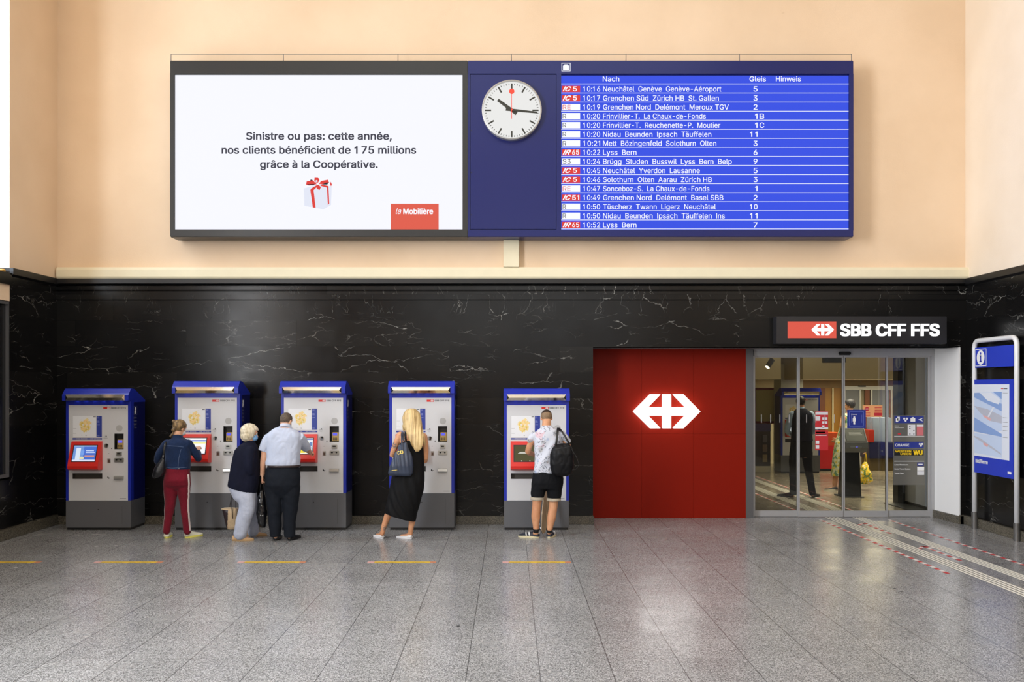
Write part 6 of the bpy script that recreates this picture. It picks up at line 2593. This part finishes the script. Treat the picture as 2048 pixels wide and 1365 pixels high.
    b = MB()
    b.tube([B.pt(1111.5, 893, -.05), B.pt(1113.5, 880, -.02), B.pt(1115, 866, .01), B.pt(1116.2, 856.5, .10), B.pt(1117, 857.5, .20), B.pt(1118, 870, .31)], 0, M_BLACK, 8, (.030, .008, (1, 0, 0)))
    b.build('strap', B.root)
    b = MB()
    b.tube([B.pt(1139, 889, -.02), B.pt(1131, 875, .02), B.pt(1124, 864, .05), B.pt(1118.5, 856.6, .12), B.pt(1119.5, 858, .21), B.pt(1121, 870, .31)], 0, M_BLACK, 8, (.026, .008, (1, 0, 0)))
    b.build('strap', B.root)
    b = MB()
    b.tube([B.pt(1143, 899, -.06), B.pt(1153, 915, -.05), B.pt(1158.5, 931, -.04), B.pt(1152, 939, -.04), B.pt(1142, 941, -.05)], 0, M_BLACK, 8, (.022, .008, (0, 1, 0)))
    b.build('loose_strap', B.root)
    v0, v1 = B.pt(1106, 899), B.pt(1141, 893)
    seam(gb, 'zip', [(v0.x, v0.z), (v1.x, v1.z)], .004, M_DARK)
    return P


# ---------------------------------------------------------------- two people inside the shop
def shop_guard():
    P = Person('man in a dark vest and light blue shirt standing inside behind the glass door', 16.6, 1601)
    P.root.location.z = .006
    vs = [(884, 1582, 1625.5, .15), (868, 1583, 1624, .145), (850, 1582.5, 1624.5, .14), (836, 1581.5, 1625.5, .135), (828, 1583, 1624, .12), (822, 1589, 1617, .095), (817, 1595, 1610, .07)]
    pv = [(916, 1581, 1623, .12), (902, 1580, 1624, .14), (886, 1582, 1624, .138), (876, 1583, 1623, .13)]
    LL = ([(1590, 905), (1588, 925), (1587, 948), (1586, 968), (1586, 991.5)], [.105, .092, .076, .068, .066])
    RL = ([(1614, 905), (1615, 925), (1618.5, 948), (1622, 968), (1625.5, 991.5)], [.105, .090, .076, .066, .066])
    lh, rh = P.floor(1586.5, 995.5), P.floor(1624.5, 995.5)
    ltd, rtd = (-.75, .5), (.55, .6)
    la = [P.pt(1585, 830), P.pt(1578, 846, .02), P.pt(1574.5, 863, .06), P.pt(1584, 872, .26)]
    ra = [P.pt(1622, 830), P.pt(1627.5, 846, .02), P.pt(1629, 862, .06), P.pt(1618, 870, .28)]
    ax = axes(.0, .15)
    c = P.pt(1601, 806.5, .03)
    S = Solid()
    S.torso(ip(vs, P), -.014)
    S.torso(ip(pv, P), -.014)
    for pts, rr in (LL, RL):
        S.limb([P.pt(*p) for p in pts], [x * .8 for x in rr[:-1]] + [.026], 12)
    foot_bone(S, lh, ltd, .28, P.pt(1586, 985, .02))
    foot_bone(S, rh, rtd, .28, P.pt(1625, 985, .02))
    S.limb(la, [.052, .046, .04, .03], 12)
    S.limb(ra, [.052, .046, .04, .03], 12)
    head(S, c, ax, .96, P.pt(1601, 824, 0), .06)
    hand(S, la[-1], Vector((.6, .6, 0)), Vector((.3, -.3, -.8)), .95, (.4, .5, .6, .6), -1)
    hand(S, ra[-1], Vector((-.6, .6, 0)), Vector((-.3, -.3, -.8)), .95, (.4, .5, .6, .6), 1)
    S.finish('body', [M_SKIN2], P.root, .007, 2)
    eyes(c, ax, P.root, .96)
    S = Solid()
    S.torso(ip(vs, P))
    S.finish('dark_vest', [cloth('dark_vest_cloth', (20, 24, 40), .1, 50)], P.root, .01, 2, folds(.006, 6, 6, 2.0))
    M_LB = cloth('light_blue_shirt', (176, 196, 218), .04, 60)
    for a in (la, ra):
        S = Solid()
        S.limb(a[:3] + [a[2].lerp(a[3], .8)], [.064, .060, .054, .044], 14)
        S.finish('shirt_sleeve', [M_LB], P.root, .009, 2, folds(.006, 8, 8, 1.0))
    S = Solid()
    S.limb([P.pt(1601.5, 820, 0), P.pt(1601.5, 815, .01)], [.072, .066], 14, round_ends=False)
    S.finish('shirt_collar', [M_LB], P.root, .008, 1)
    S = Solid()
    S.torso(ip(pv, P))
    for pts, rr in (LL, RL):
        S.limb([P.pt(*p) for p in pts], rr, 14, round_ends=False)
    S.finish('dark_trousers', [cloth('black_trousers', (17, 18, 24), .1, 50)], P.root, .01, 9, folds(.007, 6, 6, 3.0))
    bk = [MATS['black_shoe_leather']]
    shoe(P, lh, ltd, .30, .105, bk, 'shoe', .022, .09, sole_mat=M_BLACK)
    shoe(P, rh, rtd, .30, .105, bk, 'shoe', .022, .09, sole_mat=M_BLACK)
    hair_cap(P, c, ax, [hair_mat('hair_black', (16, 14, 14), (38, 32, 30), 60, 60)], .96, .012, 0, -.075)


def shop_woman():
    P = Person('woman in a patterned green dress inside the shop, half hidden by the kiosk', 17.77, 1690)
    dr = [(953, 1664, 1704, .17), (930, 1665.5, 1706, .19), (905, 1668, 1707, .19), (885, 1671, 1707, .17), (868, 1676, 1708, .145), (852, 1680, 1710, .135), (840, 1682, 1712, .13), (832, 1684, 1711, .115), (827, 1690, 1706, .08)]
    LL = ([(1678, 930), (1672, 950), (1669.5, 965), (1669, 975)], [.07, .055, .05, .038])
    RL = ([(1696, 930), (1699, 950, .05), (1702, 968, .08), (1703, 976, .1)], [.07, .055, .048, .038])
    lh, rh = P.floor(1674.5, 981.5), P.floor(1706, 983)
    td = (-1, .15)
    la = [P.pt(1687, 836, -.10), P.pt(1683, 852, -.13), P.pt(1684, 866, -.1), P.pt(1675, 878, .05)]
    ra = [P.pt(1709, 836, .1), P.pt(1716, 856, .1), P.pt(1722, 876, .05), P.pt(1730, 898, 0)]
    ax = axes(-1.1, .05)
    c = P.pt(1699, 810.5, 0)
    S = Solid()
    S.torso(ip(dr[2:], P), -.015)
    for pts, rr in (LL, RL):
        S.limb([P.pt(*p) for p in pts], rr, 12)
    foot_bone(S, lh, td, .24, P.pt(1669.5, 974, .0))
    foot_bone(S, rh, td, .24, P.pt(1703, 975, .1))
    S.limb(la, [.05, .043, .038, .028], 12)
    S.limb(ra, [.05, .043, .038, .028], 12)
    head(S, c, ax, .93, P.pt(1698.5, 829, 0), .052)
    hand(S, la[-1], Vector((-.6, .3, -.5)), Vector((0, 1, 0)), .9, (.4, .5, .6, .6), -1)
    hand(S, ra[-1], Vector((.1, 0, -1)), Vector((-.8, .3, 0)), .9, (1, 1.1, 1.2, 1.2), 1)
    S.finish('body', [M_SKIN2], P.root, .007, 2)
    eyes(c, ax, P.root, .93)
    g = NT('green_leaf_print')
    p = g.pos()
    n1 = g.noise(p, 13.0, 3.0)
    n2 = g.noise(g.vadd(p, (4.0, 2.0, 9.0)), 15.0, 2.0)
    cc = g.mix(g.rng(n1, .48, .56), lin(206, 208, 176), lin(96, 138, 106))
    cc = g.mix(g.rng(n2, .56, .62), cc, lin(206, 186, 70))
    g.set(Base_Color=cc, Roughness=.85)
    S = Solid()
    S.torso(ip(dr, P))
    S.finish('patterned_dress', [g.m], P.root, .01, 2, folds(.01, 6, 4, 3.0))
    sn = [mat('dark_slipper', (24, 26, 34), .6)]
    sw = mat('sole_pale', (216, 206, 186), .6)
    shoe(P, lh, td, .25, .092, sn, 'shoe', .022, .075, sole_mat=sw)
    shoe(P, rh, td, .25, .092, sn, 'shoe', .022, .075, sole_mat=sw)
    hair_cap(P, c, ax, [hair_mat('hair_grey_black', (34, 32, 36), (78, 76, 82), 60, 30)], .93, .018, 0, -.085)
    B = Anchor('carrier_bag', 'yellow patterned carrier bag held by the woman inside the shop', 'bag', 17.75, 1731, 969)
    S = Solid()
    S.torso([B.sec(969, 1721, 1736, .05), B.sec(962, 1717, 1746, .10), B.sec(948, 1719, 1743, .11), B.sec(936, 1722, 1738, .08), B.sec(925, 1727, 1735, .03)], 0, 2.2)
    g = NT('yellow_leaf_print')
    p = g.pos()
    n1 = g.noise(p, 16.0, 3.0)
    cc = g.mix(g.rng(n1, .42, .48), lin(96, 128, 70), lin(236, 196, 40))
    cc = g.mix(g.rng(n1, .58, .64), cc, lin(236, 232, 206))
    g.set(Base_Color=cc, Roughness=.5)
    S.finish('bag_body', [g.m], B.root, .01, 2, folds(.016, 7, 5, 2.0))
    b = MB()
    b.tube([B.pt(1729, 928, 0), B.pt(1730.5, 914, 0), B.pt(1731, 903, 0), B.pt(1733, 914, 0), B.pt(1733.5, 928, 0)], .008, M_YEL, 8)
    b.build('handle', B.root)


denim_woman()
old_woman()
shirt_man()
blonde_woman()
young_man()
shop_guard()
shop_woman()

# ------------------------------------------------------------------ furniture of the shop
def sX(px, Y, o):
    return X_(px, Y) - o


# touch kiosk
Yk = 16.6
kx = X_(1708, Yk)
kk = thing('kiosk', 'slim black queue kiosk with a tilted touch screen inside the glass door', 'kiosk', (kx, Yk, 0))
b = MB()
b.add([(-.175, 0, .02), (.14, 0, .02), (.14, .34, .02), (-.175, .34, .02), (-.16, .06, .85), (.12, .06, .85), (.12, .26, .85), (-.16, .26, .85)],
      [(3, 2, 1, 0), (4, 5, 6, 7), (0, 1, 5, 4), (1, 2, 6, 5), (2, 3, 7, 6), (3, 0, 4, 7)], M_BLACK)
b.build('pedestal', kk)
b = MB()
b.box(-.22, .18, -.04, .42, 0, .02, M_DARK, .004)
b.build('base', kk)
b = MB()
b.side([(-.06, .84), (-.13, .93), (-.12, 1.03), (.06, 1.29), (.12, 1.29), (.16, 1.0), (.14, .84)], -.20, .21, mat('kiosk_grey', (120, 122, 124), .4))
hd = b.build('head_unit', kk)
b = MB()
nrm = Vector((0, -.26, .18)).normalized()
A, Bq = Vector((0, -.115, 1.037)), Vector((0, .054, 1.281))
for (x0, x1, t0, t1, mm, e) in ((-.19, .20, .0, 1.0, M_BLACK, .001), (-.165, .175, .10, .90, mat('kiosk_screen', (96, 98, 96), .15), .002), (-.10, .12, .62, .68, M_ALU, .003), (-.10, .14, .5, .54, M_ALU, .003)):
    p = [A.lerp(Bq, t0) + nrm * e, A.lerp(Bq, t1) + nrm * e]
    b.quad((x0, p[0].y, p[0].z), (x1, p[0].y, p[0].z), (x1, p[1].y, p[1].z), (x0, p[1].y, p[1].z), mm)
b.build('touch_screen', hd)
b = MB()
b.box(-.12, .10, -.135, -.12, .93, .96, M_STEEL, .004)
b.box(-.02, .02, -.14, -.13, .94, .952, M_LCD)
b.build('ticket_slot', hd)

# notices on the third door leaf
leaf3 = [o for o in door.children if o.name.startswith('door_leaf')][2]
g = MB()
ys = YD - .006
g.rect(dX(1694), dX(1731), dZ(857), dZ(820), ys - .003, M_BLUE_S)
for (x0, x1, y0, y1) in ((1697.5, 1727.5, 823.5, 824.3), (1697.5, 1727.5, 852.5, 853.3), (1697.5, 1698.3, 823.5, 853.3), (1726.7, 1727.5, 823.5, 853.3), (1702, 1702.6, 830, 846), (1723, 1723.6, 830, 846)):
    g.rect(dX(x0), dX(x1), dZ(y1), dZ(y0), ys - .004, mat('sign_line', (110, 126, 200), .5))
g.text('Distanz', (dX(1702), ys - .004, dZ(830.5)), .02, M_TXTW)
g.disc(dX(1708), dZ(835), .016, ys - .004, M_TXTW, 14)
g.rect(dX(1705), dX(1711), dZ(843.5), dZ(836.8), ys - .004, M_TXTW)
g.rect(dX(1706.2), dX(1709.8), dZ(849.5), dZ(843.5), ys - .004, M_TXTW)
o = dpart(g, 'distance_sticker', leaf3)
o['label'] = 'blue square sticker with a white standing figure'
g = MB()
g.rect(dX(1725), dX(1764.5), dZ(834.5), dZ(811), ys - .001, M_ORANGE)
g.disc(dX(1733.5), dZ(818.5), .034, ys - .002, M_REDP, 20)
g.rect(dX(1730.5), dX(1736.5), dZ(819.2), dZ(817.8), ys - .0025, M_TXTW)
for k in range(4):
    g.rect(dX(1749), dX(1763), dZ(816 + 3 * k), dZ(814.5 + 3 * k), ys - .002, M_REDP)
g.rect(dX(1748), dX(1763.5), dZ(832), dZ(826), ys - .002, M_REDP)
for k in range(3):
    g.rect(dX(1731), dX(1740), dZ(827 + 2.4 * k), dZ(826 + 2.4 * k), ys - .002, M_REDP)
o = dpart(g, 'entry_notice', leaf3)
o['label'] = 'orange notice with a red no-entry disc'

# red and orange promotion stand
Y = 21.8
x = X_(1659, Y)
ps = thing('promotion_stand', 'glossy red and orange promotion stand inside the shop right of the machine', 'stand', (x, Y, 0))
b = MB()
b.box(sX(1638, Y, x), sX(1681, Y, x), 0, .4, .06, .62, mat('stand_red', (214, 24, 22), .3), .006)
b.build('front', ps)
b = MB()
b.box(sX(1639, Y, x), sX(1680, Y, x), .01, .4, .62, .94, mat('stand_orange', (206, 76, 26), .35), .006)
b.build('top', ps)
b = MB()
b.box(sX(1640, Y, x), sX(1679, Y, x), .03, .38, 0, .06, M_BLACK)
b.build('foot', ps)
# red framed light box with leaflet shelf below
Y = 22.6
x = X_(1529, Y)
lb_ = thing('light_box', 'red-framed poster board on the far left wall of the shop', 'poster', (x, Y, 0))
b = MB()
z0, z1 = Z_(848, Y), Z_(776, Y)
for (a, c, e, f_) in ((1500, 1554, z1 - .06, z1), (1500, 1554, z0, z0 + .06), (1500, 1512, z0, z1), (1549, 1554, z0, z1)):
    b.box(sX(a, Y, x), sX(c, Y, x), 0, .06, e, f_, mat('frame_red', (130, 24, 20), .4))
b.build('frame', lb_)
b = MB()
b.box(sX(1505, Y, x), sX(1552, Y, x), .02, .05, z0 + .03, z1 - .03, mat('poster_cream', (206, 196, 140), .6))
b.build('poster_sheet', lb_)
b = MB()
for px in (1503, 1551):
    b.box(sX(px, Y, x) - .02, sX(px, Y, x) + .02, .06, .1, 0, z1, M_DARK)
b.build('post', lb_)
Y = 21.6
x = X_(1526, Y)
rk = thing('leaflet_rack', 'dark leaflet rack with a purple top at the left edge of the shop', 'rack', (x, Y, 0))
b = MB()
w0, w1 = sX(1498, Y, x), sX(1541, Y, x)
b.box(w0, w1, .0, .35, .14, .98, mat('rack_brown', (50, 34, 26), .5))
b.box(w0, w1, -.02, .37, .98, 1.16, mat('rack_purple', (54, 36, 88), .4))
b.build('carcass', rk)
b = MB()
b.box(w0, w1, -.01, .36, .0, .14, M_SWALL)
b.build('plinth', rk)
for k in range(3):
    b = MB()
    b.box(sX(1525, Y, x), sX(1534, Y, x), -.02, -.001, .24 + .24 * k, .42 + .24 * k, mat('leaflet_%d' % k, ((150, 130, 96), (120, 100, 84), (96, 90, 96))[k], .6))
    b.build('leaflet', rk)
# navy counter on the right
Y = 21.9
x = X_(1765, Y)
ct = thing('counter', 'navy service counter with a red front panel at the back right of the shop', 'counter', (x, Y, 0))
b = MB()
b.box(sX(1739, Y, x), sX(1790, Y, x), 0, .6, .3, .70, M_NAVY, .01)
b.build('body', ct)
b = MB()
b.box(sX(1737, Y, x), sX(1748, Y, x), -.01, .5, .70, 1.0, mat('counter_red', (170, 40, 24), .4))
b.build('red_panel', ct)
b = MB()
b.box(sX(1749, Y, x), sX(1786, Y, x), .1, .5, .70, 1.30, mat('counter_pale_blue', (126, 140, 166), .5), .01)
b.build('screen_back', ct)
b = MB()
b.box(sX(1741, Y, x), sX(1788, Y, x), .04, .56, 0, .3, mat('counter_base', (92, 78, 44), .5))
b.build('plinth', ct)
# ceiling fittings
Y = 16.2
sp_ = thing('spotlight', 'grey cylindrical spotlight under the shop ceiling, upper left behind the glass', 'spotlight', (X_(1541, Y), Y, 3.0))
b = MB()
b.cyl((0, 0, 0), (0, 0, -.05), .05, .05, M_ALU, 14)
b.cyl((0, 0, -.05), (0, 0, Z_(722, Y) - 3.0), .012, .012, M_ALU, 8)
b.build('mount', sp_)
b = MB()
b.cyl((.03, 0, Z_(720, Y) - 3.0), (-.07, -.05, Z_(735, Y) - 3.0), .05, .05, M_ALU_D, 18)
b.build('housing', sp_)
b = MB()
b.cyl((-.0685, -.0495, Z_(734.8, Y) - 3.0), (-.072, -.051, Z_(735.3, Y) - 3.0), .042, .042, screen_mat('spot_lens', (255, 240, 200), 3.0), 16)
b.build('lens', sp_)
M_DL = screen_mat('downlight_glow', (255, 232, 180), 4.0)
for (px, py, lab) in ((1621, 725.5, 'round ceiling downlight in the shop, right of the spotlight'), (1552, 723, 'round ceiling downlight in the shop, beside the spotlight')):
    Y = 1786 * .955 / (775 - py)
    Y = min(Y, 20.3)
    d_ = thing('downlight', lab, 'ceiling light', (X_(px, Y), Y, 3.0))
    b = MB()
    b.cyl((0, 0, 0), (0, 0, -.012), .10, .095, M_TXTW, 20)
    b.build('ring', d_)
    b = MB()
    b.cyl((0, 0, -.012), (0, 0, -.015), .075, .075, M_DL, 20)
    b.build('lens', d_)
Y = 18.6
x = X_(1670, Y)
mn = thing('ceiling_monitor', 'black display box hanging from the shop ceiling above the door middle', 'monitor', (x, Y, 3.0))
b = MB()
b.box(sX(1648, Y, x), sX(1692, Y, x), 0, .12, Z_(726, Y) - 3.0, Z_(713, Y) - 3.0, M_BLACK, .006)
b.build('display', mn)
b = MB()
for k in (-.12, .12):
    b.cyl((k, .06, 0), (k, .06, Z_(714, Y) - 3.0), .012, .012, M_DARK, 8)
b.build('hanger', mn)
